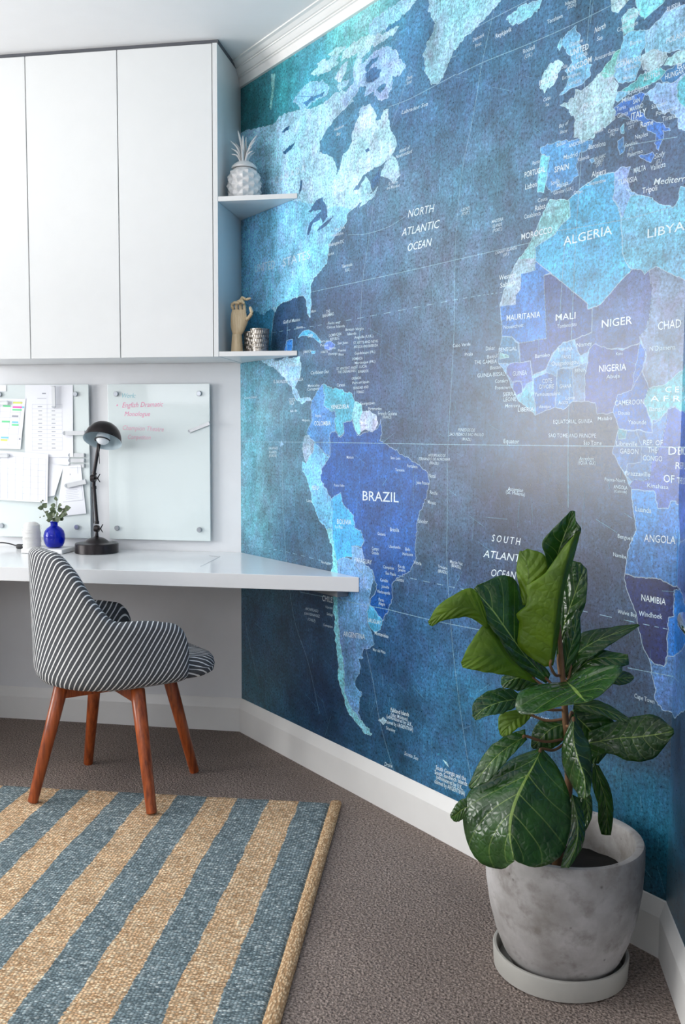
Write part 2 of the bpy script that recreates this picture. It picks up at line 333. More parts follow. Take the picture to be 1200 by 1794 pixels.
('wsahara',(140,165,187),1,1,'1562,1696 1625,1689 1625,1659 1574,1657 1573,1616 1556,1603 1554,1579 1496,1580 1508,1615 1539,1666'),
('algeria',(62,155,197),1,1,'1736,1817 1773,1837 1831,1856 1879,1852 1879,1819 1876,1792 1898,1761 1905,1680 1906,1659 1919,1634 1937,1616 1908,1596 1846,1545 1806,1537 1805,1551 1773,1575 1690,1636 1625,1683 1624,1719 1693,1740 1706,1756 1743,1774'),
('tunisia',(120,160,211),2,1,'1879,1852 1899,1859 1924,1853 1914,1829 1930,1795 1913,1807 1927,1787 1914,1764 1903,1743 1876,1792 1879,1819'),
('libya',(92,165,197),2,1,'1927,1787 1951,1786 1988,1769 2004,1753 2046,1737 2060,1751 2064,1779 2212,1751 2359,1710 2389,1494 2082,1572 2001,1613 1984,1607 1973,1600 1962,1611 1937,1616 1919,1634 1906,1659 1905,1680 1898,1761 1903,1743 1914,1764'),
('mauritania',(50,110,177),1,1,'1496,1580 1554,1579 1556,1603 1573,1616 1574,1657 1625,1659 1625,1683 1680,1644 1670,1643 1656,1642 1671,1478 1572,1473 1544,1493 1506,1497 1505,1539 1498,1570'),
('mali',(52,78,128),1,1,'1656,1642 1680,1641 1690,1636 1773,1575 1805,1551 1806,1537 1820,1539 1820,1479 1765,1467 1728,1463 1690,1437 1671,1398 1623,1386 1615,1423 1578,1422 1568,1465 1572,1473 1671,1478'),
('niger',(65,90,137),2,1,'1846,1545 1908,1596 1937,1616 1962,1611 1973,1600 1984,1607 1995,1562 1990,1493 1966,1456 1966,1440 1914,1434 1867,1438 1826,1451 1809,1432 1785,1426 1765,1467 1820,1479 1820,1539'),
('chad',(100,125,157),2,1,'1984,1607 2001,1613 2082,1572 2389,1494 2402,1400 2314,1381 2103,1381 2074,1367 2040,1343 1994,1336 1976,1376 1985,1411 1966,1456 1990,1493 1995,1562'),
('nigeria',(52,76,135),2,1,'1814,1439 1826,1451 1867,1438 1914,1430 1966,1443 1984,1426 1973,1376 1945,1334 1905,1322 1890,1281 1844,1279 1836,1305 1803,1311 1802,1372'),
('senegal',(60,110,147),2,1,'1506,1497 1544,1493 1572,1468 1578,1422 1537,1422 1493,1425 1496,1462'),
('gambia',(110,165,172),2,1,'1499,1454 1536,1442 1534,1436 1499,1438'),
('guinea',(75,100,167),2,1,'1524,1410 1537,1422 1578,1422 1615,1423 1623,1371 1602,1363 1590,1350 1581,1373 1553,1370 1527,1392'),
('sierra',(50,75,147),1.5,1,'1553,1373 1585,1372 1586,1343 1569,1334 1550,1350'),
('liberia',(80,150,177),2,1,'1586,1343 1603,1357 1635,1311 1636,1281 1604,1303 1576,1319'),
('cote',(40,95,157),1.5,1,'1627,1377 1671,1390 1707,1377 1712,1348 1705,1300 1636,1281 1630,1336'),
('burkina',(80,140,187),2,1,'1671,1398 1690,1432 1728,1463 1758,1465 1785,1426 1779,1402 1710,1396 1707,1377 1671,1390'),
('ghana',(45,110,162),1.5,1,'1710,1396 1760,1396 1766,1313 1733,1293 1705,1300'),
('benin',(85,120,157),2,1,'1760,1396 1810,1410 1802,1372 1803,1311 1766,1313'),
('cameroon',(38,95,167),2,1,'1966,1443 1984,1426 1973,1376 1987,1353 1994,1336 1980,1306 1996,1274 2007,1234 1908,1241 1902,1267 1890,1281 1905,1322 1945,1334'),
('car',(85,155,172),2,1,'1994,1336 2040,1343 2074,1367 2103,1381 2314,1381 2408,1357 2420,1270 2205,1259 2082,1281 2067,1290 2047,1285 2032,1265 2006,1252 1996,1279 1980,1306'),
('gabon',(55,105,157),2,1,'1908,1241 1962,1239 1965,1226 1979,1203 1977,1163 1940,1158 1935,1135 1918,1152 1893,1185 1900,1212'),
('eqguinea',(50,125,147),1.5,1,'1908,1241 1932,1238 1932,1219 1909,1216'),
('congo',(65,110,162),2,1,'1962,1239 2007,1234 2006,1260 2037,1269 2047,1282 2044,1247 2034,1207 2009,1164 2001,1123 1953,1118 1935,1131 1940,1158 1977,1163 1979,1203 1965,1226'),
('drc',(65,92,162),2,1,'2047,1285 2056,1292 2067,1290 2082,1281 2205,1259 2420,1270 2456,1012 2160,998 2114,987 2084,1069 2076,1069 2076,1077 2062,1076 2058,1060 2029,1058 2018,1097 1953,1097 1946,1108 1953,1118 2001,1123 2009,1164 2034,1207 2044,1247'),
('angola',(50,118,182),2,1,'1953,1097 2018,1097 2029,1058 2058,1060 2062,1076 2076,1077 2076,1069 2084,1069 2098,972 2098,885 2077,882 2041,893 1969,891 1940,894 1942,925 1951,962 1970,1004 1960,1044'),
('zambia',(70,100,162),2,1,'2098,972 2114,987 2160,998 2456,1012 2476,864 2181,856 2154,877 2117,884 2098,885'),
('namibia',(0,28,86),1.5,1,'1940,894 1969,891 2041,893 2077,882 2117,884 2124,881 2080,874 2080,811 2066,807 2065,703 2058,692 2032,692 2017,703 1999,721 1986,760 1976,805 1950,851 1939,883'),
('botswana',(25,105,182),2,1,'2080,874 2124,881 2154,877 2181,856 2345,826 2219,788 2161,750 2083,720 2064,716 2066,807 2080,811'),
('safrica',(66,108,162),3,1,'2017,703 2032,692 2058,692 2064,716 2083,720 2161,750 2219,788 2345,826 2481,832 2446,770 2339,690 2118,587 2083,588 2056,589 2035,611 2036,629 2021,680'),
('colombia',(70,130,192),4,1,'541,1354 579,1391 616,1410 627,1375 616,1331 688,1314 689,1241 653,1235 664,1189 657,1155 591,1184 534,1219 507,1242 542,1282 534,1328'),
('venezuela',(70,160,187),4,1,'616,1410 645,1398 688,1392 733,1385 791,1369 808,1343 795,1302 792,1279 741,1273 745,1240 710,1221 692,1254 688,1308 616,1331 620,1375'),
('ecuador',(130,155,182),3,1,'488,1225 515,1231 553,1208 553,1174 515,1146 503,1125 484,1158 480,1194'),
('peru',(105,180,226),3,1,'503,1125 515,1146 553,1174 553,1208 534,1219 591,1184 654,1149 603,1107 599,1072 640,1034 665,1009 673,995 677,949 673,900 641,898 592,923 554,974 527,1035 508,1075 476,1104 472,1135'),
('guyana',(120,195,211),2,1,'808,1343 845,1335 852,1310 835,1278 846,1240 826,1228 809,1253 792,1292'),
('suriname',(165,190,221),2,1,'852,1310 890,1309 931,1293 938,1271 926,1247 894,1243 868,1249 846,1240 835,1278'),
('brazil',(18,78,149),4,1,'653,1235 689,1241 724,1219 745,1240 741,1273 792,1279 813,1240 836,1228 891,1243 932,1247 953,1276 963,1239 954,1210 1003,1193 1045,1179 1083,1162 1149,1140 1188,1116 1205,1089 1192,1042 1151,981 1139,914 1140,843 1109,798 1051,778 1021,751 1022,706 1001,660 971,623 939,645 901,670 929,712 938,740 915,781 873,795 866,827 850,851 863,877 849,909 816,912 805,958 736,993 726,1032 665,1009 640,1034 599,1072 603,1107 654,1149 657,1189'),
('bolivia',(60,160,221),3,1,'665,1009 726,1032 736,993 805,958 816,912 849,909 863,877 850,856 796,851 796,816 738,806 710,787 684,835 677,895'),
('paraguay',(115,160,211),3,1,'796,851 850,851 866,827 873,795 915,781 922,753 906,717 867,717 864,761 830,785 796,806'),
('uruguay',(75,160,206),3,1,'888,666 901,670 939,645 971,623 962,591 931,576 898,590 885,638'),
('argentina',(95,145,192),4,1,'713,797 745,807 796,806 830,785 864,761 867,717 906,717 901,670 885,638 892,591 918,570 925,539 899,513 866,511 860,472 833,471 850,447 844,420 817,394 821,369 855,357 845,321 839,289 852,259 829,267 784,296 759,335 748,440 722,522 711,616 703,701'),
('chile',(120,195,211),5,1,'641,898 677,901 684,835 710,787 703,701 711,616 722,522 748,440 759,335 787,293 852,259 922,231 902,216 836,239 777,270 742,323 716,378 712,459 694,531 686,612 678,672 674,759 674,834'),
('falkland',(150,190,206),3,1,'956,285 981,301 1000,296 982,276'),
('cuba',(70,160,206),2,1,'443,1586 475,1608 517,1608 559,1592 600,1560 597,1553 552,1577 514,1588 475,1591'),
('hispaniola',(75,120,206),2,1,'619,1551 655,1558 690,1541 669,1527 626,1530'),
('jamaica',(70,150,197),1.5,1,'533,1531 563,1531 563,1521 537,1521'),
('galapagos',(120,170,197),2,0,'312,1203 329,1210 342,1197 320,1188'),
('georgia',(170,200,211),1,0,'1279,246 1300,243 1311,231 1303,232 1290,239'),
('madagascar0',(45,120,147),3,0,'1255,254 1265,264 1268,259 1258,251'),
]
LN=[
(1.8,0,'7,1206 735,1204 1325,1201 1938,1200 2076,1199 2214,1199'),
(1.8,0,'532,1740 1046,1735 1314,1734 1607,1733'),
(1.6,0,'588,1816 642,1853'),
(1.8,1,'257,1622 732,1617 1316,1620 1515,1617'),
(1.8,0,'1303,2254 1421,2254 1573,2246 1729,2242 1887,2245'),
(1.6,0,'1332,2354 1419,2358 1630,2357'),
(1.5,0,'1161,2320 1302,2308'),
(1.8,0,'980,2256 1095,2250 1303,2257'),
(1.5,0,'1462,2402 1410,2254 1378,2125 1333,1979 1312,1823 1307,1711 1306,1498 1287,1199 1288,996 1291,825 1325,572 1380,327 1421,185'),
(1.5,0,'1791,2280 1780,2123 1775,1933 1763,1742 1756,1517 1752,1231 1757,1042'),
(1.5,0,'908,1986 878,1847 850,1740 830,1537 802,1349'),
(1.5,0,'375,1659 354,1492 333,1279 333,1041 354,803 416,549 517,394 596,219'),
(1.5,0,'883,506 926,398 959,290 1001,205 1039,139'),
(1.8,1,'13,784 354,789 873,770'),
(1.8,1,'1051,782 1333,779 1501,780'),
(1.8,0,'457,648 875,660 1001,664 1231,665 1458,672'),
(1.6,1,'1792,784 1985,781 2065,780'),
(1.6,0,'1956,667 2148,676'),
(1.5,0,'763,1901 862,1886 985,1886 1078,1903'),
(1.5,0,'702,1895 695,1839'),
(1.4,0,'1800,2277 1793,2226'),
(1.4,0,'35,465 83,354 153,228'),
(1.4,0,'1713,1507 1726,1720'),
(1.4,0,'1093,2342 996,2187'),
(1.4,0,'1696,1747 1903,1736 2056,1739'),
(1.4,0,'1898,1908 2051,1890'),
(1.2,0,'891,2095 728,2117'),
]
TX=[
('NORTH',1086,1896,1213,1889,21,0,1),
('ATLANTIC',1055,1845,1238,1839,21,0,1),
('OCEAN',1087,1794,1202,1792,21,0,1),
('SOUTH',1479,931,1592,930,18,0,1),
('ATLANTIC',1445,883,1629,884,19,0,1),
('OCEAN',1479,832,1577,835,19,0,1),
('BRAZIL',857,1012,1053,1016,29,0,0),
('ALGERIA',1722,1706,1875,1708,20,0,0),
('LIBYA',1978,1681,2077,1682,18,0,0),
('MAURITANIA',1523,1538,1647,1535,14,0,0),
('MALI',1701,1520,1767,1519,15,0,0),
('NIGER',1851,1488,1941,1489,17,0,0),
('CHAD',2014,1467,2076,1468,17,0,0),
('NIGERIA',1846,1381,1928,1381,15,0,0),
('MOROCCO',1573,1746,1682,1746,14,1,0),
('TUNISIA',1888,1820,1945,1817,11,1,0),
('Mediterranean',1991,1798,2128,1781,13,0,1),
('Tripoli',1960,1785,2001,1784,12,0,0),
('PORTUGAL',1581,1906,1654,1905,13,1,0),
('SPAIN',1686,1895,1734,1893,13,1,0),
('Lisbon',1584,1874,1625,1874,13,0,0),
('Madrid',1716,1919,1761,1918,11,0,0),
('Barcelona',1797,1925,1849,1922,11,0,0),
('Algiers',1808,1856,1852,1856,12,0,0),
('Porto',1609,1931,1634,1932,9,0,0),
('ITALY',1922,1961,1965,1962,14,1,0),
('Rome',1950,1936,1985,1935,12,0,0),
('Naples',1935,1914,1971,1913,9,0,0),
('Palermo',1915,1878,1958,1878,9,0,0),
('Sicily',1991,1856,2020,1858,10,0,1),
('(IT.)',1996,1844,2011,1844,8,0,1),
('MALTA',1934,1837,1968,1837,11,1,0),
('Valletta',1981,1832,2022,1832,11,0,0),
('Corsica',1855,1949,1886,1947,8,0,1),
('(FR.)',1861,1939,1876,1939,7,0,1),
('Sardinia',1906,1903,1942,1902,8,0,1),
('(IT.)',1918,1892,1931,1892,7,0,1),
('Milan',1894,2008,1930,2007,10,0,0),
('Turin',1879,1993,1906,1992,9,0,0),
('Genoa',1882,1976,1913,1977,9,0,0),
('SAN',1927,1996,1946,1996,9,1,0),
('MARINO',1918,1981,1956,1981,9,1,0),
('Tirana',2009,1934,2046,1933,10,0,0),
('Podgorica',1992,1951,2048,1951,9,0,0),
('VATICAN',1909,1952,1942,1952,7,0,0),
('CITY',1914,1941,1932,1942,7,0,0),
('Sarajevo',1979,1970,2022,1969,9,0,0),
('Ljubljana',1913,2021,1969,2020,10,0,0),
('Vienna',1957,2051,1998,2051,10,0,0),
('AUSTRIA',1954,2039,2001,2038,10,1,0),
('HUNGARY',2014,2025,2070,2024,11,1,0),
('Budapest',2045,2039,2148,2016,11,0,0),
('GERMANY',1876,2093,1943,2089,11,1,0),
('Berlin',1914,2132,1947,2128,9,0,0),
('Munich',1896,2059,1930,2056,8,0,0),
('Frankfurt',1900,2078,1940,2077,7,0,0),
('Cologne',1874,2104,1907,2103,7,0,0),
('POLAND',2014,2103,2069,2102,11,1,0),
('DENMARK',1890,2189,1940,2192,10,1,0),
('Copenhagen',1875,2176,1934,2173,9,0,0),
('RUSSIA',2013,2172,2049,2171,10,1,0),
('North',1806,2197,1840,2198,12,0,1),
('Sea',1814,2176,1831,2175,9,0,1),
('UNITED',1731,2168,1789,2166,13,1,0),
('KINGDOM',1723,2129,1799,2132,13,1,0),
('Glasgow',1727,2190,1771,2189,10,0,0),
('Leeds',1750,2155,1786,2153,10,0,0),
('London',1727,2097,1766,2095,10,0,0),
('Birmingham',1706,2118,1766,2113,8,0,0),
('Amsterdam',1808,2131,1870,2129,9,0,0),
('Dublin',1704,2145,1722,2144,8,0,0),
('IRELAND',1628,2127,1691,2126,12,1,0),
('Paris',1800,2042,1833,2041,10,0,0),
('FRANCE',1775,2028,1843,2025,11,1,0),
('Bordeaux',1769,1994,1805,1996,7,0,0),
('Bilbao',1692,1957,1722,1958,9,0,0),
('ANDORRA',1732,1945,1785,1945,8,1,0),
('Valencia',1761,1904,1799,1904,9,0,0),
('Sevilla',1675,1865,1704,1867,10,0,0),
('Malaga',1695,1855,1733,1855,10,0,0),
('Gibraltar (U.K.)',1684,1840,1750,1839,8,0,0),
('Constantine',1792,1838,1852,1836,8,0,0),
('Oran',1752,1826,1780,1825,8,0,0),
('Ceuta',1630,1832,1664,1831,9,0,0),
('Rabat',1621,1812,1657,1812,12,0,0),
('Casablanca',1582,1799,1641,1798,10,0,0),
('BALEARIC',1815,1894,1850,1895,7,0,1),
('ISLANDS',1816,1886,1844,1886,7,0,1),
('(SP.)',1821,1878,1839,1878,7,0,1),
('Marseille',1813,1957,1841,1958,8,0,0),
('Celtic',1643,2083,1669,2082,8,0,1),
('Sea',1650,2069,1663,2068,7,0,1),
('Bay of',1698,2002,1730,2004,8,0,1),
('Biscay',1702,1987,1727,1986,7,0,1),
('Reykjavik',1462,2301,1523,2300,11,1,0),
('Torshavn',1650,2273,1702,2271,9,1,0),
('Islands',1710,2297,1746,2292,8,1,0),
('(DEN.)',1718,2285,1746,2283,8,0,0),
('Rockall',1567,2227,1608,2226,10,0,0),
('(U.K.)',1573,2212,1600,2212,9,0,0),
('Denmark',1371,2323,1417,2323,9,0,0),
('Strait',1380,2305,1406,2304,8,0,0),
('AZORES',1330,1866,1369,1866,8,0,1),
('(PORT.)',1333,1854,1367,1854,8,0,1),
('MADEIRA',1458,1810,1503,1810,8,0,1),
('ISLANDS',1461,1797,1499,1797,8,0,1),
('(PORT.)',1463,1785,1499,1784,8,0,1),
('CANARY ISLANDS',1474,1723,1557,1725,7,0,1),
('(SP.)',1505,1713,1527,1714,7,0,1),
('Western',1491,1651,1556,1652,12,0,0),
('Sahara',1496,1630,1553,1632,12,0,0),
('Nouakchott',1512,1517,1587,1516,9,0,0),
('Tombouctou',1707,1500,1771,1501,9,0,0),
('Dakar',1443,1464,1480,1464,10,0,0),
('SENEGAL',1494,1457,1564,1456,9,0,0),
('Banjul',1449,1441,1489,1442,9,0,0),
('THE GAMBIA',1397,1429,1488,1426,10,0,0),
('Bissau',1461,1410,1504,1411,9,0,0),
('GUINEA-BISSAU',1410,1391,1522,1390,10,0,0),
('GUINEA',1550,1388,1603,1388,11,0,0),
('Conakry',1482,1372,1533,1372,9,0,0),
('Freetown',1483,1354,1542,1353,9,0,0),
('SIERRA',1514,1334,1565,1334,10,0,0),
('LEONE',1517,1320,1565,1320,10,0,0),
('Monrovia',1524,1303,1580,1303,9,0,0),
('LIBERIA',1572,1291,1631,1291,10,1,0),
('Bamako',1631,1430,1683,1431,9,0,0),
('BURKINA',1711,1441,1760,1441,8,0,0),
('FASO',1725,1422,1755,1421,8,0,0),
('Ouagadougou',1690,1406,1780,1406,10,0,0),
('Niamey',1773,1447,1822,1449,9,0,0),
('COTE',1659,1363,1693,1363,10,0,0),
("D'IVOIRE",1650,1349,1700,1348,10,0,0),
('Yamoussoukro',1632,1330,1722,1330,9,0,0),
('Abidjan',1649,1298,1691,1298,7,0,0),
('GHANA',1719,1347,1759,1347,9,0,0),
('Accra',1716,1306,1749,1307,9,0,0),
('Lome',1741,1317,1771,1318,8,0,0),
('BENIN',1769,1385,1806,1384,8,0,0),
('Abuja',1869,1364,1910,1365,8,0,0),
('Kano',1897,1418,1917,1418,7,0,0),
("N'Djamena",1993,1421,2063,1420,10,0,0),
('CAMEROON',1897,1298,1982,1299,11,0,0),
('Douala',1908,1276,1943,1275,8,0,0),
('Yaounde',1937,1253,1990,1252,9,0,0),
('Malabo',1846,1263,1890,1264,8,0,0),
('EQUATORIAL GUINEA',1700,1257,1830,1257,9,0,0),
('SAO TOME AND PRINCIPE',1685,1222,1842,1221,9,0,0),
('Sao Tome',1803,1204,1860,1203,9,0,0),
('CENTRAL',2039,1324,2196,1319,12,0,0),
('AFRICAN REP.',1999,1305,2326,1293,12,0,0),
('Bangui',1997,1282,2040,1283,9,0,0),
('Equator',1520,1206,1579,1205,11,0,0),
('Libreville',1905,1202,1966,1201,10,0,0),
('GABON',1916,1183,1970,1182,11,0,0),
('REP. OF',1983,1204,2037,1203,11,0,0),
('THE',1997,1187,2022,1186,11,0,0),
('CONGO',1983,1168,2037,1166,11,0,0),
('Annobon',1789,1164,1837,1164,9,0,1),
('(EQUA. GUI.)',1786,1154,1844,1154,8,0,1),
('Brazzaville',1933,1131,2005,1130,10,0,0),
('Pointe-Noire',1872,1115,1934,1114,8,0,0),
('ANGOLA',1900,1098,1941,1097,8,1,0),
('(Cabinda)',1902,1089,1940,1088,6,0,0),
('Kinshasa',1998,1105,2056,1103,9,0,0),
('DEMOCRATIC',2053,1182,2263,1183,17,0,0),
('REPUBLIC',2073,1150,2220,1152,14,0,0),
('OF',2042,1119,2071,1118,16,0,0),
('THE CONGO',2077,1117,2214,1119,13,0,0),
('Luanda',1966,1047,2011,1045,11,0,0),
('ANGOLA',1993,977,2079,979,16,0,0),
('Benguela',1916,979,1962,976,9,0,0),
('Namibe',1904,933,1943,930,9,0,0),
('NAMIBIA',1990,836,2058,835,14,0,0),
('Windhoek',1984,799,2050,801,11,0,0),
('Walvis Bay',1922,795,1978,794,9,0,0),
('Cape Town',1978,599,2035,597,10,0,0),
('BOTSWANA',2117,798,2201,790,10,0,0),
('Ascension',1538,1076,1597,1074,10,0,1),
('(St. Helena)',1532,1068,1604,1064,9,0,0),
('St. Helena',1630,463,1707,474,9,0,1),
('PENEDOS DE',1331,1240,1404,1238,8,0,1),
('SAO PEDRO E SAO PAULO',1293,1227,1440,1225,8,0,1),
('(BRAZIL)',1349,1214,1388,1212,7,0,1),
('Cabo Verde',1303,1484,1379,1483,9,0,0),
('Praia',1356,1454,1390,1455,9,0,0),
('ARQUIPELAGO DE',1173,1164,1277,1164,8,0,1),
('FERNANDO DE NORONHA',1151,1152,1297,1153,8,0,1),
('(BRAZIL)',1203,1141,1246,1140,8,0,1),
('VENEZUELA',663,1322,774,1321,12,1,0),
('COLOMBIA',556,1265,663,1264,14,0,0),
('ECUADOR',475,1176,557,1177,9,0,0),
('PERU',542,1033,584,1035,14,0,0),
('BOLIVIA',705,922,792,925,15,0,0),
('PARAGUAY',813,800,911,801,14,0,0),
('CHILE',612,637,678,639,19,0,0),
('URUGUAY',891,606,964,608,12,0,0),
('ARGENTINA',747,532,875,543,16,0,0),
('La Paz',694,906,740,907,10,0,0),
('Brasilia',1009,921,1057,922,11,0,0),
('Goiania',942,903,985,903,9,0,0),
('Salvador',1151,959,1198,959,11,0,0),
('Belo',1090,866,1113,867,9,0,0),
('Horizonte',1076,850,1128,852,9,0,0),
('Vitoria',1131,829,1170,828,10,0,0),
('Rio de',1053,808,1088,808,9,0,0),
('Janeiro',1053,797,1091,797,9,0,0),
('Campinas',974,797,1032,798,9,0,0),
('Sao Paulo',987,778,1042,779,9,0,0),
('Santos',1045,764,1083,765,10,0,0),
('Curitiba',959,752,1000,753,9,0,0),
('Joinville',966,732,1006,733,8,0,0),
('Florianopolis',944,712,1012,714,9,0,0),
('Porto',951,686,979,686,9,0,0),
('Alegre',951,673,985,674,9,0,0),
('Montevideo',930,570,1005,570,11,1,0),
('Mar del Plata',921,513,990,516,9,0,0),
('Campo',911,850,949,852,10,0,0),
('Grande',911,837,949,837,10,0,0),
('Uberlandia',1004,867,1064,869,8,0,0),
('Manaus',762,1150,803,1151,9,0,0),
('Teresina',1034,1115,1081,1115,8,0,0),
('Fortaleza',1095,1129,1146,1127,9,0,0),
('Sao Luis',1009,1153,1060,1152,8,0,0),
('Natal',1201,1101,1231,1100,10,0,0),
('Joao Pessoa',1141,1079,1202,1078,9,0,0),
('Recife',1207,1051,1242,1049,10,0,0),
('Maceio',1197,1021,1235,1019,10,0,0),
('Porto Velho',686,1051,749,1052,9,0,0),
('Georgetown',838,1330,921,1330,9,0,0),
('Paramaribo',886,1312,959,1310,9,0,0),
('French Guiana',940,1294,1040,1292,11,0,0),
('(FRANCE)',965,1283,1011,1282,8,0,0),
('Caracas',701,1397,750,1397,10,0,0),
('Bogota',564,1296,601,1295,9,0,0),
('Quito',499,1187,534,1187,8,0,0),
('Lima',507,987,542,987,10,0,0),
('Santiago',642,590,682,592,9,0,0),
('Valparaiso',631,615,678,616,8,0,0),
('Concepcion',620,547,679,549,8,0,0),
('Antofagasta',604,773,666,772,8,0,0),
('GALAPAGOS',229,1176,299,1177,9,0,0),
('ISLANDS',233,1161,290,1161,9,0,0),
('(ECUADOR)',233,1147,290,1148,9,0,0),
('COSTA',383,1356,427,1355,11,0,0),
('RICA',387,1344,419,1343,11,0,0),
('EL SALVADOR',269,1430,370,1425,11,1,0),
('HONDURAS',374,1484,463,1483,11,0,0),
('NICARAGUA',387,1432,483,1428,10,0,0),
('Caribbean Sea',533,1448,648,1447,11,0,1),
('Gulf of Mexico',341,1647,459,1646,11,0,1),
('THE',632,1654,657,1655,10,0,0),
('BAHAMAS',610,1642,679,1643,10,1,0),
('CUBA',513,1581,547,1582,10,1,0),
('JAMAICA',482,1527,536,1527,9,0,0),
('DOMINICAN',651,1571,725,1571,9,0,0),
('REPUBLIC',658,1557,714,1558,9,0,0),
('Bermuda',733,1796,790,1795,10,0,0),
('(U.K.)',747,1781,777,1780,9,0,0),
('Miami',536,1666,566,1667,9,0,0),
('Havana',435,1619,478,1619,9,0,0),
('UNITED',124,1866,278,1861,29,0,0),
('STATES',337,1858,528,1860,27,0,0),
('CANADA',279,2173,492,2171,23,0,0),
('New York',684,1928,746,1925,9,0,0),
('Philadelphia',659,1911,736,1908,8,0,0),
('Washington DC',642,1881,739,1879,10,1,0),
('Norfolk',642,1850,681,1850,8,0,0),
('Island of',1040,2101,1094,2101,10,0,1),
('Newfoundland',1023,2088,1105,2087,10,0,1),
('St. Pierre',986,2014,1033,2012,9,0,1),
('and Miquelon',977,2003,1044,1999,9,0,1),
('Davis',1074,2308,1102,2308,10,0,1),
('Strait',1074,2295,1099,2296,9,0,1),
('Labrador Sea',1050,2215,1176,2206,10,0,1),
('Hudson',678,2261,736,2261,9,0,1),
('Bay',692,2242,719,2241,9,0,1),
('British Virgin',752,1582,856,1577,8,0,0),
('Islands',762,1567,815,1565,8,0,0),
('Anguilla (U.K.)',803,1552,911,1548,8,0,0),
('ST. KITTS AND NEVIS',799,1534,937,1529,8,0,0),
('ANTIGUA AND BARBUDA',800,1520,937,1516,8,0,0),
('Guadeloupe (FR.)',806,1499,922,1496,8,0,0),
('DOMINICA',793,1481,852,1480,8,0,0),
('Martinique (FR.)',807,1467,923,1465,8,0,0),
('ST. LUCIA',810,1453,876,1452,8,0,0),
('BARBADOS',827,1437,885,1436,8,0,0),
('GRENADA',790,1416,843,1416,8,0,0),
('ST. VINCENT AND',698,1454,813,1452,8,0,0),
('THE GRENADINES',705,1442,812,1441,8,0,0),
('TRINIDAD AND',797,1383,886,1384,8,0,0),
('TOBAGO',818,1369,862,1369,8,0,0),
('Port-of-Spain',794,1401,889,1401,8,0,0),
('San Juan',704,1541,766,1539,8,0,0),
('Puerto',708,1516,754,1514,8,0,0),
('Rico',711,1502,742,1501,8,0,0),
('Turks and',643,1615,715,1611,8,0,0),
('Caicos Islands',636,1602,747,1596,8,0,0),
('Santo',651,1528,691,1527,8,0,0),
('Domingo',647,1508,703,1507,8,0,0),
('Port-au-',589,1557,654,1554,8,0,0),
('Prince',596,1542,645,1540,8,0,0),
('HAITI',600,1518,641,1517,8,0,0),
('Maracaibo',514,1404,590,1403,9,0,0),
('Cartagena',510,1391,587,1392,9,0,0),
('Falkland Islands',1021,331,1116,338,12,1,0),
('(Islas Malvinas)',1021,316,1110,322,11,1,0),
('(administered by U.K.,',999,305,1136,310,11,1,0),
('claimed by ARGENTINA)',993,286,1137,295,11,1,0),
('Stanley',997,266,1046,268,10,0,0),
('Scotia Sea',1094,208,1164,209,11,0,1),
('Drake',989,141,1032,146,12,0,1),
('South Georgia and the',1250,207,1387,212,12,1,0),
('South Sandwich Islands',1245,191,1393,198,12,1,0),
('(administered by U.K.,',1253,179,1375,180,12,1,0),
('claimed by ARGENTINA)',1245,162,1383,165,12,1,0),
('Martin Vaz',1303,850,1359,849,9,0,0),
('(BRAZIL)',1309,840,1352,838,8,1,0),
('Trindade',1249,830,1291,828,8,0,0),
('(BRAZIL)',1249,816,1291,816,8,1,0),
('ARCHIPELAGO',497,587,586,590,9,0,1),
('JUAN FERNANDEZ',489,568,597,573,9,0,1),
('(CHILE)',516,551,567,551,9,0,1),
('Cocos Island',36,1377,135,1378,9,0,0),
('Isla de',391,1316,439,1317,8,0,0),
('Malpelo',475,1281,526,1280,8,0,0),
]
OC=[
(96,2522,34,109,118),(49,2459,29,99,108),(355,2550,54,140,152),(724,2565,109,185,192),(854,2574,119,190,192),(585,2498,64,145,167),(511,2443,64,145,167),(675,2224,59,114,147),(888,2367,64,124,162),(1092,2406,62,116,155),(1095,2203,59,104,142),(1352,2210,49,94,128),(1531,2230,54,99,132),(1821,2190,54,99,132),(1428,1957,69,116,145),(1043,1959,76,114,142),(1211,1758,79,109,135),(894,1808,64,99,132),(732,1623,44,74,110),(354,1661,39,68,103),(136,1461,79,140,162),(88,1260,94,153,172),(86,916,89,150,167),(354,1150,62,109,132),(437,832,49,86,113),(37,725,64,114,137),(131,457,36,75,104),(82,212,39,86,106),(595,325,26,55,86),(594,577,29,59,88),(1064,521,40,82,122),(1225,991,59,86,116),(1067,279,32,78,110),(1336,660,47,94,135),(1391,415,42,104,142),(1239,253,44,98,135),(1454,844,42,68,100),(1770,881,38,55,82),(1910,1037,40,63,93),(1921,688,36,59,90),(1995,495,34,72,100),(2000,356,34,94,122),(2037,229,28,84,106),(1555,1324,49,76,106),(1551,1478,56,89,118),(1997,1828,49,79,113),(1827,2001,52,86,118),(1812,1897,52,89,123),(1052,1341,49,76,108),(866,1460,42,69,106),(1562,1014,39,55,83),(2177,484,32,51,78),(2352,427,32,53,78),(1763,1100,42,63,93)]# ------------------------------------------------------------------ map mural (printed sheet on the diagonal and right walls)
SMAX = LM + 1.0
mm_ = Mat('printed map paper'); uvn = mm_.node('ShaderNodeUVMap'); uvn.uv_map = 'UVMap'
def mapped(sx, sy):
    m = mm_.node('ShaderNodeMapping'); m.inputs['Scale'].default_value = (sx, sy, 1); mm_.link(uvn.outputs[0], m.inputs[0]); return m.outputs[0]
att = mm_.node('ShaderNodeAttribute', attribute_name='tint')
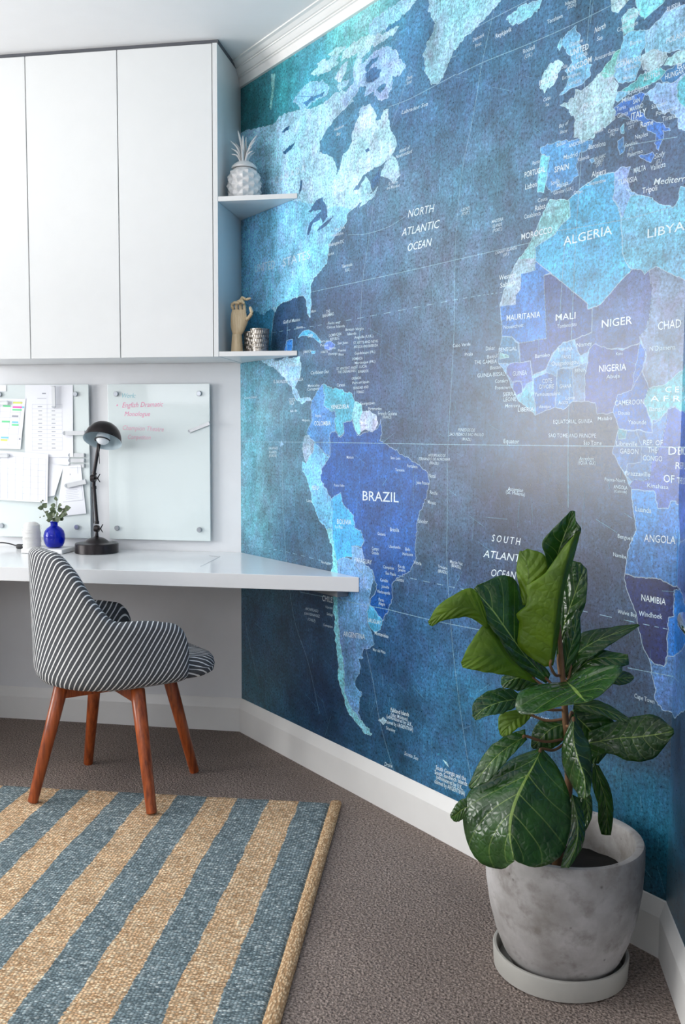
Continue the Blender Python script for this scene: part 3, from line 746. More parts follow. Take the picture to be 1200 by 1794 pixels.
n_a = mm_.noise(mapped(1, 1), 7, 6, 0.7); n_b = mm_.noise(mapped(9, 1), 9, 5, 0.65); n_c = mm_.noise(mapped(1.3, 1), 120, 5, 0.75); n_d = mm_.noise(mapped(1, 1), 45, 4, 0.7)
k = mm_.math('MULTIPLY', mm_.rng(n_a, 0.3, 0.7, 0.48, 1.52), mm_.rng(n_b, 0.3, 0.7, 0.8, 1.22))
k = mm_.math('MULTIPLY', k, mm_.math('MULTIPLY', mm_.rng(n_c, 0.32, 0.68, 0.34, 1.78), mm_.rng(n_d, 0.3, 0.7, 0.72, 1.28)))
k = mm_.math('ADD', mm_.math('MULTIPLY', mm_.math('SUBTRACT', k, 1.0), att.outputs['Alpha']), 1.0)
kk = mm_.node('ShaderNodeCombineXYZ')
for i in range(3): mm_.link(k, kk.inputs[i])
col = mm_.mix(1.0, att.outputs['Color'], kk.outputs[0], 'MULTIPLY')
hue = mm_.noise(mapped(1.6, 1), 15, 4, 0.6, 0.4); hue2 = mm_.noise(mapped(1, 1), 5, 3, 0.6)
col = mm_.mix(mm_.math('MULTIPLY', mm_.rng(hue, 0.45, 0.65, 0, 0.55), att.outputs['Alpha']), col, mm_.mix(1.0, col, (1.5, 0.98, 1.12, 1), 'MULTIPLY'))
col = mm_.mix(mm_.math('MULTIPLY', mm_.rng(hue2, 0.42, 0.62, 0, 0.5), att.outputs['Alpha']), col, mm_.mix(1.0, col, (0.72, 1.1, 1.02, 1), 'MULTIPLY'))
pale = mm_.math('MULTIPLY', mm_.rng(n_c, 0.6, 0.74, 0, 0.35), mm_.rng(n_a, 0.42, 0.62, 0, 1))
col = mm_.mix(mm_.math('MULTIPLY', pale, att.outputs['Alpha']), col, rgb(120, 190, 215))
mm_.base(col); mm_.set(mm_.rng(n_c, 0.3, 0.7, 0.25, 0.36), spec=0.65)
mm_.bump(mm_.noise(mapped(1, 1), 260, 3), 0.12, 0.001)
bm = B(); CL = bm.loops.layers.float_color.new('tint'); UV = bm.loops.layers.uv.new('UVMap')
L_BORDER, L_GRID, L_SCRATCH, L_TEXT = 0.00016, 0.00029, 0.00034, 0.00044
def setcol(f, c, a):
    for l in f.loops: l[CL] = (c[0], c[1], c[2], a)
def parse(s): return [tuple(float(t) / 1000 for t in q.split(',')) for q in s.split()]
def jag(pts, amp, closed=True):
    out = []; n = len(pts)
    for i in range(n if closed else n - 1):
        a = Vector((*pts[i], 0)); b = Vector((*pts[(i + 1) % n], 0)); m = max(1, int((b - a).length / 0.0045))
        for k in range(m): out.append(a.lerp(b, k / m))
    if not closed: out.append(Vector((*pts[-1], 0)))
    if amp:
        for p in out:
            w = noise.noise_vector(p * 55) * 1.0 + noise.noise_vector(p * 140) * 0.9
            p.x += w.x * amp / 1000; p.y += w.y * amp / 1000
    return out
GAIN = 1.08
def face2d(pts, layer, c, a=1.0):
    try: f = bm.faces.new([bm.verts.new((p[0], p[1], layer)) for p in pts])
    except Exception: return
    setcol(f, c, a)
def strip(pts, w, layer, c, a=0.3, dashed=False, closed=False):
    n = len(pts)
    for i in range(n if closed else n - 1):
        if dashed and (i // 2) % 2: continue
        p = pts[i]; q = pts[(i + 1) % n]; d = Vector((q[0] - p[0], q[1] - p[1]))
        if d.length < 1e-6: continue
        d.normalize(); o = Vector((-d.y, d.x)) * w / 2; e = d * 0
        face2d([(p[0] - o.x - e.x, p[1] - o.y - e.y), (q[0] - o.x + e.x, q[1] - o.y + e.y), (q[0] + o.x + e.x, q[1] + o.y + e.y), (p[0] + o.x - e.x, p[1] + o.y - e.y)], layer + (i % 2) * 1.2e-6, c, a)
# sea sheet with its printed wash of colours
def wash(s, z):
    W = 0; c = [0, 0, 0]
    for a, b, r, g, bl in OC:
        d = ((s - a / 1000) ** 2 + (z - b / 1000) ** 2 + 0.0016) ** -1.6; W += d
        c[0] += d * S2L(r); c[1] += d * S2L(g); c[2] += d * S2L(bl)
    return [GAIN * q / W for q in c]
NX, NZ = 62, 56; z0m, z1m = HB, HM; grid = {}
for i in range(NX + 1):
    for j in range(NZ + 1):
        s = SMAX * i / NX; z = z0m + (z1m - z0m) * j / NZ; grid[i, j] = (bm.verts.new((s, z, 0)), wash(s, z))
for i in range(NX):
    for j in range(NZ):
        q = [grid[i, j], grid[i + 1, j], grid[i + 1, j + 1], grid[i, j + 1]]
        f = bm.faces.new([t[0] for t in q])
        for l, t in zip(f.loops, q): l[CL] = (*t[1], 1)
seen = {}
for idx, (nm, c, j, o, ps) in enumerate(PO):
    pts = jag(parse(ps), j * 1.45); lay = 0.00002 + idx * 1.3e-6
    cc = [S2L(q) * GAIN for q in c]
    if nm.startswith('lake') or nm == 'foxe': cc = [S2L(q) * GAIN for q in c]
    face2d([(p.x, p.y) for p in pts], lay, cc)
    if o: strip([(p.x, p.y) for p in pts], 0.0022 if nm[:3] in ('alg', 'mal', 'mau', 'nam', 'ang', 'bra', 'bot') else 0.0015, L_BORDER + idx * 1.2e-6, [min(1, q * 0.5 + 0.36 * w) for q, w in zip(cc, (0.75, 1.0, 1.1))], 0.35, closed=True)
for gi, (w, d, ps) in enumerate(LN):
    q = [Vector((*p, 0)) for p in parse(ps)]
    if len(q) > 2: q = catmull(q, max(12, int(sum((b - a).length for a, b in zip(q, q[1:])) / 0.012)))
    else: q = [q[0].lerp(q[1], k / 40) for k in range(41)]
    strip([(p.x, p.y) for p in q], w / 1000 * 1.15, L_GRID + gi * 1.5e-6, rgb(128, 168, 190)[:3], 0.5, bool(d))
# scratches worn into the print
for k in range(420):
    s = random.uniform(0.1, LM); z = random.uniform(HB, HM); ang = random.choice([pi / 2, pi / 2, random.uniform(0, pi), 2.75]); ln = random.uniform(0.01, 0.09)
    a = Vector((s, z)); b = a + Vector((cos(ang + random.uniform(-.1, .1)), sin(ang))) * ln
    strip([(a.x, a.y), ((a.x + b.x) / 2 + random.uniform(-.002, .002), (a.y + b.y) / 2), (b.x, b.y)], random.uniform(0.0003, 0.0009), L_SCRATCH + k * 2e-7, rgb(110, 165, 190)[:3], 0.6)
# lettering
fc = bpy.data.curves.new('lettering', 'FONT'); fo = bpy.data.objects.new('lettering', fc); COL.objects.link(fo); fc.resolution_u = 2
def text_tris(s, weight=0.0, shear=0.0, spacing=1.0):
    fc.body = s; fc.offset = weight; fc.shear = shear; fc.space_character = spacing
    dg = bpy.context.evaluated_depsgraph_get(); dg.update(); ev = fo.evaluated_get(dg); me = ev.to_mesh()
    vs = [v.co.copy() for v in me.vertices]; fs = [tuple(p.vertices) for p in me.polygons]; ev.to_mesh_clear(); return vs, fs
CAPH = None
for ti, (s, ax, az, bx_, bz, h, w, it) in enumerate(TX):
    h = max(h, 5) * 1.08
    spread = 1.0 if (bx_ - ax) < len(s) * h * 1.15 else 1.5
    vs, fs = text_tris(s, 0.012 if w else 0.003, 0.25 if it else 0.0, spread)
    if not vs: continue
    if CAPH is None: v2, _ = text_tris('H'); CAPH = max(v.y for v in v2); vs, fs = text_tris(s, 0.012 if w else 0.0, 0.25 if it else 0.0, spread)
    x0 = min(v.x for v in vs); x1 = max(v.x for v in vs)
    A = Vector((ax, az)) / 1000; D = Vector((bx_ - ax, bz - az)) / 1000; kx = 1 / (x1 - x0); ky = h / 1000 / CAPH
    nv = [bm.verts.new((A.x + D.x * (v.x - x0) * kx, A.y + D.y * (v.x - x0) * kx + v.y * ky, L_TEXT + ti * 4e-7)) for v in vs]
    c = rgb(214, 230, 238)[:3] if h > 12 else rgb(196, 218, 232)[:3]
    if s in ('CANADA', 'UNITED', 'STATES') and ax < 900: c = rgb(196, 224, 240)[:3]
    for f in fs:
        try: setcol(bm.faces.new([nv[i] for i in f]), c, 0.3)
        except Exception: pass
big_ = [f for f in bm.faces if len(f.verts) > 4]
bmesh.ops.triangulate(bm, faces=big_, ngon_method='EAR_CLIP')
def cut(co, no, clear=False):
    bmesh.ops.bisect_plane(bm, geom=bm.verts[:] + bm.edges[:] + bm.faces[:], dist=1e-7, plane_co=co, plane_no=no, clear_outer=clear)
cut((LM, 0, 0), (1, 0, 0)); cut((0.001, 0, 0), (-1, 0, 0), True); cut((SMAX, 0, 0), (1, 0, 0), True); cut((0, HM, 0), (0, 1, 0), True); cut((0, HB + 0.0005, 0), (0, -1, 0), True)
for f in bm.faces:
    for l in f.loops: l[UV].uv = (l.vert.co.x, l.vert.co.y)
for v in bm.verts: v.co = wallpt(v.co.x, v.co.y, 0.0006 + v.co.z)
# make every face look into the room
for f in bm.faces:
    f.normal_update()
    c = f.calc_center_median(); nn = n1 if (c - CR).dot(m1) < -1e-4 else n2
    if f.normal.dot(nn) < 0: f.normal_flip()
mur = obj('world_map_mural', bm, mm_.m, recalc=False)
tag(mur, 'blue distressed world map mural with country names covering the diagonal wall', 'wall mural')
# ------------------------------------------------------------------ wall cabinets
DOORW = 0.367; X3 = -0.0114
for k in range(4):
    x1 = X3 - DOORW * k; x0 = x1 - DOORW
    names = ['white wall cabinet nearest the corner shelves', 'white wall cabinet second from the corner shelves', 'white wall cabinet third from the corner shelves, cut by the photo edge', '']
    if k == 3: break
    t = thing('wall_cabinet', names[k], 'cabinet', ((x0 + x1) / 2, -DC / 2, ZB), 'white wall cabinets above the desk')
    bm = B(); yb = -0.003; yf = -DC + 0.02; zb = ZB + 0.004; zt = ZT
    for q in ((x0 + .0005, x0 + .0165, yf, yb, zb, zt), (x1 - .0165, x1 - .0005, yf, yb, zb, zt), (x0 + .016, x1 - .016, yf, yb, zb, zb + .016), (x0 + .016, x1 - .016, yf, yb, zt - .016, zt), (x0 + .016, x1 - .016, yb - .006, yb, zb, zt)): box(bm, *q)
    obj('carcass', bm, M_lac, t)
    bm = B(); box(bm, x0 + 0.0016, x1 - 0.0016, -DC, -DC + 0.0185, ZB, ZT - 0.002, 0.001, 1); obj('door', bm, M_lac, t)
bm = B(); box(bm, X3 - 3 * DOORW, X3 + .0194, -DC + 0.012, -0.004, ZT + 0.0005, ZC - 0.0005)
tag(obj('cabinet_gap_shade', bm, M_gap), 'dark strip standing in for the shaded gap between the wall cabinets and the ceiling', 'gap strip')
bm = B(); box(bm, X3 + 0.0014, 0.008, -DC - 0.001, -0.003, ZB, ZT - 0.001, 0.0008, 1)
tag(obj('cabinet_end_panel', bm, M_lac), 'white end panel closing the wall cabinets beside the map', 'panel')
ta = math.tan(AL)
def tri_shelf(z, label):
    y1 = -DC; x0 = 0.0085; off = 0.004
    poly = [(x0, y1), (-y1 / ta - off, y1), (x0 + 0.002, -x0 * ta - off - 0.004)]
    bm = B(); prism(bm, poly, z, z + TS, 0.0006); tag(obj('corner_shelf', bm, M_lac), label, 'shelf', 'triangular corner shelves')
tri_shelf(ZU, 'white triangular corner shelf carrying the white pineapple jar')
tri_shelf(ZB + 0.001, 'white triangular corner shelf carrying the wooden hand and tin cups')

# ------------------------------------------------------------------ desk
t = thing('built_in_desk', 'white built-in desktop running along the wall into the corner', 'desk', (-0.9, -DD / 2, ZD - TD))
bm = B(); xe = DD / ta - 0.003
prism(bm, [(XL + .004, -DD), (xe, -DD), (0.003, -0.004), (XL + .004, -0.004)], ZD - TD, ZD, 0.0012); obj('desktop', bm, M_desk, t)
m_seam = plain('seam grey', rgb(214, 217, 220), 0.6)  # seam line a little greyer than the laminate
a = at(384, 976.5, 0); 
def desk_at(px, py):
    d = ray(px, py); return CAM + d * ((ZD - CAM.z) / d.z)
bm = B(); p = desk_at(384, 976); q = desk_at(352, 992); q2 = desk_at(368, 973.5)
def thin(bm, p, q, w, z):
    d = (q - p); d.z = 0; d.normalize(); o = Vector((-d.y, d.x, 0)) * w / 2
    prism(bm, [((p - o).x, (p - o).y), ((q - o).x, (q - o).y), ((q + o).x, (q + o).y), ((p + o).x, (p + o).y)], z, z + 0.0004)
thin(bm, p, q, 0.003, ZD + 0.0001); obj('join_line', bm, m_seam, t)
bm = B(); thin(bm, p, q2, 0.012, ZD + 0.0001); obj('cable_slot', bm, plain('slot grey', rgb(172, 174, 177), 0.6), t)
m_brk = plain('grey steel bracket', rgb(120, 124, 130), 0.45, 0.2)
bm = B(); s0, s1 = 0.52, 0.78
P4 = [m1 * s0 + n1 * .004, m1 * s1 + n1 * .004, m1 * s1 + n1 * .05, m1 * s0 + n1 * .05]
prism(bm, [(v.x, v.y) for v in P4], ZD - TD - 0.022, ZD - TD - 0.0005, 0.001); obj('support_cleat', bm, m_brk, t)

bm = B(); box(bm, -1.70, -1.13, -.93, -.03, .01, ZD - TD - .001, .001, 1); obj('added_shade_pedestal', bm, M_lac, t)  # unseen pedestal with drawer fronts, added to shade the floor
for k in range(3):
    bm = B(); box(bm, -1.697, -1.133, -.95, -.9305, .035 + k * .22, .25 + k * .22, .001, 1); obj('added_pedestal_front', bm, M_lac, t)
# ------------------------------------------------------------------ glass boards
m_glass = Mat('frosted mint glass'); m_glass.base(rgb(224, 234, 234)); m_glass.set(0.06, spec=0.5)
m_edge = plain('glass edge', rgb(190, 222, 216), 0.2)
m_steel = plain('brushed steel', rgb(175, 180, 186), 0.32, 0.9)
def board(label, x0, x1, z0, z1, caps):
    t = thing('glass_board', label, 'whiteboard', ((x0 + x1) / 2, -0.02, z0), 'frosted glass boards on the wall')
    bm = B(); box(bm, x0, x1, -0.025, -0.019, z0, z1, 0.0012, 2); obj('glass_pane', bm, [m_glass.m], t)
    for cx, cz in caps:
        bm = B(); M = Matrix.Rotation(pi / 2, 3, 'X')
        lathe(bm, [(0, 0), (0.0085, 0), (0.0085, 0.0185), (0.0, 0.0185)], (cx, -0.0005, cz), 20, M)
        lathe(bm, [(0, 0.0255), (0.0105, 0.0255), (0.0105, 0.033), (0.009, 0.0345), (0, 0.0345)], (cx, -0.0002, cz), 28, M)
        obj('standoff_cap', bm, m_steel, t, True)
    return t
rb = board('frosted glass board with pink and teal handwriting, right of the lamp', -0.563, -0.123, 0.796, 1.44, [(-0.524, 1.400), (-0.166, 1.400), (-0.528, 0.843), (-0.169, 0.843)])
lb = board('frosted glass board covered with clipped papers, left of the lamp', -1.086, -0.647, 0.796, 1.44, [(-0.703, 1.400), (-1.046, 1.400), (-0.707, 0.843), (-1.05, 0.843)])
def ink(s, px, py, px1, h, c, Y, parent, name, shear=0.3, dy=0):
    vs, fs = text_tris(s, 0, shear, 1.0); x0 = min(v.x for v in vs); x1 = max(v.x for v in vs)
    a = at(px, py, Y); b = at(px1, py + dy, Y); kx = (b.x - a.x) / (x1 - x0); hz = (at(px, py - h, Y).z - a.z) / CAPH
    bm = B(); nv = [bm.verts.new((a.x + (v.x - x0) * kx, Y, a.z + v.y * hz + (b.z - a.z) * (v.x - x0) / (x1 - x0))) for v in vs]
    for f in fs:
        try: bm.faces.new([nv[i] for i in f])
        except Exception: pass
    if parent is None: return bm
    obj(name, bm, c, parent)
pink = plain('pink marker ink', rgb(236, 150, 185), 0.6); pink2 = plain('faded pink marker ink', rgb(240, 190, 208), 0.6); teal = plain('teal marker ink', rgb(150, 208, 218), 0.6); teal2 = teal
YB = -0.0254
ink('Work:', 214, 697, 238, 8, teal, YB, rb, 'handwriting'); ink('•', 204, 714, 207, 8, pink, YB, rb, 'handwriting')
ink('English Dramatic', 214, 714, 286, 8.5, pink, YB, rb, 'handwriting', dy=-2); ink('Monologue', 218, 729, 263, 8, pink, YB, rb, 'handwriting')
ink('Champion Theatre', 215, 753, 287, 8, pink2, YB, rb, 'handwriting', dy=3); ink('Competition', 224, 769, 264, 7.5, pink2, YB, rb, 'handwriting', dy=1)

# papers: sheets traced on the plane just in front of the board, each slightly curled
M_paper = plain('white paper', rgb(238, 240, 246), 0.75, var=0.01)
def sheet(name, label, corners, Y, curl=0.004, group='papers clipped to the left glass board', lines=None, n=12):
    # corners: TL TR BR BL photo pixels at depth Y
    TLc, TRc, BRc, BLc = [at(x, y, Y) for x, y in corners]
    def P(u, v):
        p = (TLc * (1 - u) + TRc * u) * (1 - v) + (BLc * (1 - u) + BRc * u) * v
        p = p.copy(); p.y = Y - curl * (sin(v * pi) * 0.35 + v * v * 0.65) * (0.4 + 0.6 * u); return p
    bm = B(); g = [[bm.verts.new(P(i / n, j / n)) for j in range(n + 1)] for i in range(n + 1)]
    g2 = [[bm.verts.new(P(i / n, j / n) + Vector((0, 0.0004, 0))) for j in range(n + 1)] for i in range(n + 1)]
    for i in range(n):
        for j in range(n):
            bm.faces.new((g[i][j], g[i + 1][j], g[i + 1][j + 1], g[i][j + 1])); bm.faces.new((g2[i][j], g2[i][j + 1], g2[i + 1][j + 1], g2[i + 1][j]))
    for i in range(n):
        for (a, b, c, d) in ((g[i][0], g[i + 1][0], g2[i + 1][0], g2[i][0]), (g[i][n], g[i + 1][n], g2[i + 1][n], g2[i][n]), (g[0][i], g[0][i + 1], g2[0][i + 1], g2[0][i]), (g[n][i], g[n][i + 1], g2[n][i + 1], g2[n][i])): bm.faces.new((a, b, c, d))
    mats = [M_paper]; mi = {}
    def mark(u0, u1, v0, v1, m):
        if m.name not in mi: mi[m.name] = len(mats); mats.append(m)
        k = max(1, int(max(abs(u1 - u0), abs(v1 - v0)) * 10)); 
        for q in range(k):
            if abs(u1 - u0) > abs(v1 - v0): a, b, c, d = u0 + (u1 - u0) * q / k, u0 + (u1 - u0) * (q + 1) / k, v0, v1
            else: a, b, c, d = u0, u1, v0 + (v1 - v0) * q / k, v0 + (v1 - v0) * (q + 1) / k
            vs = [bm.verts.new(P(x, y) - Vector((0, 0.0003, 0))) for x, y in ((a, c), (b, c), (b, d), (a, d))]
            f = bm.faces.new(vs); f.material_index = mi[m.name]
    if lines: lines(mark)
    o = obj(name, bm, mats, None, False); tag(o, label, 'paper', group); return o
greyl = plain('pale grey print', rgb(205, 208, 218), 0.8); greyt = plain('grey print', rgb(165, 168, 180), 0.8)
hp = plain('pink highlighter', rgb(240, 110, 190), 0.8); hg = plain('green highlighter', rgb(120, 220, 160), 0.8); hb = plain('blue highlighter', rgb(130, 205, 235), 0.8); hy = plain('yellow highlighter', rgb(225, 232, 120), 0.8)
def grid_lines(nu, nv, u0=0.05, u1=0.95, v0=0.08, v1=0.95, w=0.006):
    def f(mark):
        for k in range(nu + 1): u = u0 + (u1 - u0) * k / nu; mark(u - w / 2, u + w / 2, v0, v1, greyl)
        for k in range(nv + 1): v = v0 + (v1 - v0) * k / nv; mark(u0, u1, v - w / 2, v + w / 2, greyl)
    return f
def sched(mark):
    grid_lines(5, 8, 0, 0.93, 0.05, 0.92)(mark)
    for u, v, w, m in ((.78, .06, .17, hy), (.78, .15, .17, hp), (.78, .2, .17, hg), (.6, .13, .14, hg), (.78, .33, .12, greyt), (.6, .44, .15, hg), (.79, .45, .12, hb), (.79, .5, .13, hg), (.45, .61, .12, hp), (.3, .43, .15, hg), (.6, .76, .15, hb), (.6, .81, .13, hy), (.35, .77, .15, hb), (.2, .2, .15, hp), (.95, .15, .04, hb), (.95, .78, .03, greyt), (.1, .5, .2, hb)): mark(u, u + w, v, v + .035, m)
def table(mark):
    grid_lines(2, 11, .15, .78, .27, .9, .004)(mark)
    mark(.36, .44, .11, .125, greyt); mark(.26, .45, .18, .19, greyl)
    for k in range(11):
        v = .295 + k * .0573
        mark(.27 + .01 * (k % 3), .36, v, v + .01, greyt); mark(.56, .64 - .01 * (k % 2), v, v + .01, greyt)
def note(mark):
    mark(.4, .43, .16, .19, greyt); mark(.8, .812, .03, .17, greyt); mark(.18, .95, .715, .722, greyt); mark(.94, .948, .3, .72, greyt)
    for k in range(9): mark(.25 + .02 * (k % 3), .8 - .05 * (k % 2), .38 + k * .035, .388 + k * .035, greyl)
sheet('list_sheet', 'tall white sheet with a two column list on the left board', [(44, 674.5), (127.5, 674.5), (129, 801), (44, 801)], -0.0280, 0.006, lines=table)
sheet('list_sheet', 'lower white sheet peeking out beneath the tall list sheet', [(60, 720), (120, 720), (122, 815), (60, 813)], -0.0266, 0.002)
sheet('schedule_sheet', 'weekly schedule with pink, green and blue highlighted rows', [(-52, 697), (45, 699), (36.5, 787), (-52, 784)], -0.0310, 0.004, lines=sched)
sheet('grid_sheet', 'large white planner sheet ruled in a faint grid', [(-42, 786), (84.7, 796), (84, 881), (-42, 873)], -0.0380, 0.006, lines=grid_lines(9, 7, 0.03, .97, .1, .96, .005))
sheet('folded_sheet', 'curled loose sheet in shadow between grid sheet and note', [(78, 811), (112, 816), (97, 868), (76, 872)], -0.0290, 0.010)
sheet('note_sheet', 'white note with a framed drawing, leaning behind the lamp', [(111, 816.5), (141.5, 814.5), (151.5, 899.5), (99, 905.5)], -0.0310, 0.004, lines=note)
sheet('card', 'blank pale card at the top of the left board', [(-20, 673), (11, 675), (11, 686), (-20, 686)], -0.0268, 0.001)
# magnetic clips
m_clip = plain('brushed aluminium clip', rgb(205, 208, 211), 0.35, 0.35); m_mag = plain('grey magnet end', rgb(165, 170, 176), 0.4, 0.4)
def clip(label, a, b, w, Y, lift=0.006, lip=0.012, flip=1):
    A = at(*a, Y); Bq = at(*b, Y); d = (Bq - A); d.y = 0; L = d.length; d.normalize(); o = Vector((-d.z, 0, d.x)) * flip
    t = thing('magnetic_clip', label, 'magnet clip', A, 'steel magnetic clips on the glass boards')
    def prof(bm, pts, y0, y1):
        a1 = [bm.verts.new(A + d * u + o * v + Vector((0, y0, 0))) for u, v in pts]; b1 = [bm.verts.new(A + d * u + o * v + Vector((0, y1, 0))) for u, v in pts]
        bm.faces.new(a1); bm.faces.new(b1[::-1])
        for i in range(len(pts)): j = (i + 1) % len(pts); bm.faces.new((a1[i], b1[i], b1[j], a1[j]))
    bm = B(); prof(bm, [(w * .45, -w / 2), (L, -w / 2), (L, w / 2), (w * .45, w / 2)], -0.0015, 0); prof(bm, [(w * .45, -w / 2 - .001), (L, -w / 2 - .001), (L, -w / 2 + .0005), (w * .45, -w / 2 + .0005)], -lift, 0)
    obj('strip', bm, m_clip, t)
    bm = B(); pts = [(w * .45 + w / 2 * cos(q), w / 2 * sin(q)) for q in [pi / 2 + pi * k / 10 for k in range(11)]]; prof(bm, pts, -0.003, 0.0015); obj('magnet', bm, m_mag, t)
    bm = B(); prof(bm, [(L - .0015, -w / 2), (L, -w / 2), (L, w / 2), (L - .0015, w / 2)], -lip, 0); obj('lip', bm, m_clip, t)
clip('steel magnetic clip alone on the right glass board', (330, 756), (368, 741), 0.0125, -0.0275)
clip('steel magnetic clip hanging upright over the list sheet', (94.5, 715), (93.5, 676), 0.0155, -0.0400)
clip('steel magnetic clip lying level left of the lamp shade', (110.5, 759), (150, 758), 0.0165, -0.0400)
clip('topmost of three stacked steel clips left of the lamp', (120, 797.5), (149, 797.5), 0.0155, -0.0290)
clip('middle of three stacked steel clips left of the lamp', (120, 806.7), (149, 806.7), 0.0155, -0.0290)
clip('lowest of three stacked steel clips left of the lamp', (120, 815.8), (149, 815.8), 0.0155, -0.0270)
clip('tilted steel clip holding the note behind the lamp', (114, 851.5), (152, 843), 0.0175, -0.0400)
clip('steel clip on the schedule sheet at the photo edge', (15.5, 706), (-22, 706), 0.0145, -0.0400)
clip('steel clip on the grid sheet at the photo edge', (16, 798), (-22, 798), 0.0155, -0.0470)

# ------------------------------------------------------------------ desk lamp
m_lamp = plain('oil rubbed bronze', rgb(40, 35, 37), 0.3, 0.45, var=0.2, scale=30); m_in = plain('pale shade lining', rgb(186, 204, 212), 0.4); m_bulb = plain('frosted bulb', rgb(232, 236, 240), 0.3); m_cord = plain('black cord', rgb(30, 30, 34), 0.5)
LY = -0.125; bx0 = at(169.5, 950, LY).x
t = thing('desk_lamp', 'dark bronze articulated desk lamp with a domed shade on the desk', 'lamp', (bx0, LY, ZD))
bm = B(); R0 = 0.087
lathe(bm, [(0, .0005), (R0 - .002, .0005), (R0, .002), (R0, .037), (R0 - .003, .040), (R0 - .030, .041), (R0 - .037, .043), (R0 - .042, .048), (R0 - .052, .056), (R0 - .066, .062), (.010, .064), (.010, .066), (0, .066)], (bx0, LY, ZD), 64)
obj('base', bm, m_lamp, t, True)
def lp(px, py, dy=0): return at(px, py, LY + dy)
bm = B(); capsule(bm, lp(169.5, 938), lp(169.5, 931), .0075, .006); lathe(bm, [(0, -.012), (.013, -.009), (.0145, 0), (.013, .009), (0, .012)], lp(169.5, 926), 20, Matrix.Rotation(pi / 2, 3, 'Y')); obj('joint', bm, m_lamp, t, True)
def wing(p, name='wing_nut'):
    bm = B(); capsule(bm, p, p + Vector((.012, 0, 0)), .005, .004, 10); capsule(bm, p + Vector((.012, 0, 0)), p + Vector((.022, 0, .016)), .004, .003, 10, 0.6); capsule(bm, p + Vector((.012, 0, 0)), p + Vector((.021, 0, -.013)), .004, .003, 10, 0.6); obj(name, bm, m_lamp, t, True)
wing(lp(171, 926)); wing(lp(166, 838))
bm = B(); tube(bm, [lp(170.2, 917), lp(165, 852)], .0066, 14); tube(bm, [lp(164.5, 917), lp(160.8, 853)], .0016, 8)
for p, q in ((lp(170, 918), lp(169.8, 913)), (lp(165.3, 857), lp(165, 851))): tube(bm, [p, q], .0088, 16)
obj('lower_arm', bm, m_lamp, t, True)
bm = B(); lathe(bm, [(0, -.012), (.0145, -.009), (.0165, 0), (.0145, .009), (0, .012)], lp(163.5, 838), 20, Matrix.Rotation(pi / 2, 3, 'Y')); capsule(bm, lp(164.5, 850), lp(165, 829), .007, .007); obj('joint', bm, m_lamp, t, True)
bm = B(); tube(bm, [lp(164.5, 830), lp(172.5, 783, .01), lp(177, 757, .03)], [.0075, .0075, .006], 14)
tube(bm, [lp(165, 831), lp(165.5, 828)], .010, 16); obj('upper_arm', bm, m_lamp, t, True)
bm = B(); capsule(bm, lp(173, 783, -.012), lp(174.5, 812, -.012), .0018, .0012, 8); obj('lever', bm, m_lamp, t, True)
# shade: dome tilted towards the viewer
sc_ = at(179.8, 771, LY - 0.02); tilt = radians(28); RS = 0.0735
MS = Matrix.Rotation(-tilt, 3, 'X') if False else Matrix.Rotation(tilt, 3, 'X')
# local z is the dome axis; tipping its top away from the camera shows the inside
ax = Vector((0.0, sin(tilt), cos(tilt))); MS = Vector((0, 0, 1)).rotation_difference(ax).to_matrix()
out = [(RS + .004, -.004), (RS + .0035, .0005), (RS, .003)] + [(RS * cos(a), .003 + RS * 1.02 * sin(a)) for a in [pi / 2 * k / 14 for k in range(1, 14)]] + [(0, .003 + RS * 1.02)]
bm = B(); lathe(bm, out, sc_, 56, MS)
sh = obj('lamp_shade', bm, m_lamp, t, True)
bm = B(); lathe(bm, [(RS + .004, -.0042), (RS, -.001)] + [((RS - .002) * cos(a), .001 + RS * .99 * sin(a)) for a in [pi / 2 * k / 14 for k in range(1, 14)]] + [(0, .001 + RS * .99)], sc_, 56, MS); obj('shade_lining', bm, m_in, sh, True)
bm = B(); lathe(bm, [(.016, .066), (.016, .045), (.018, .034), (.026, .020), (.0275, .008), (.025, -.004), (.017, -.013), (0, -.017)], sc_, 32, MS); obj('bulb', bm, m_bulb, t, True)
bm = B(); pr = [MS @ Vector((.030 * cos(a), .030 * sin(a), -.002 + .0 * a)) + sc_ for a in [pi + pi * k / 20 for k in range(21)]]
tube(bm, pr, .0028, 8); obj('bulb_ring', bm, m_cord, t, True)
cz = ZD + 0.0045
cp = [(bx0 - .07, LY + .03, ZD + .034), (bx0 - .098, LY + .045, ZD + .03), (bx0 - .13, LY + .05, ZD + .012), (bx0 - .19, LY + .055, cz), (bx0 - .30, LY + .06, cz), (bx0 - .345, LY + .055, cz + .002)]
bm = B(); tube(bm, catmull(cp, 40), .0028, 8)
pl0 = Vector((bx0 - .375, LY + .055, ZD + .010)); cp2 = [pl0 + Vector((-.0, 0, 0)), pl0 + Vector((-.05, 0, .012)), pl0 + Vector((-.09, -.01, .014)), pl0 + Vector((-.14, 0, -.002)), pl0 + Vector((-.24, .01, -.005))]
tube(bm, catmull(cp2, 30), .0028, 8); cord = obj('power_cord', bm, m_cord, t, True)
bm = B(); box(bm, pl0.x - .010, pl0.x + .034, pl0.y - .009, pl0.y + .009, ZD + .0006, ZD + .020, .005, 3); obj('switch', bm, m_cord, cord, True)

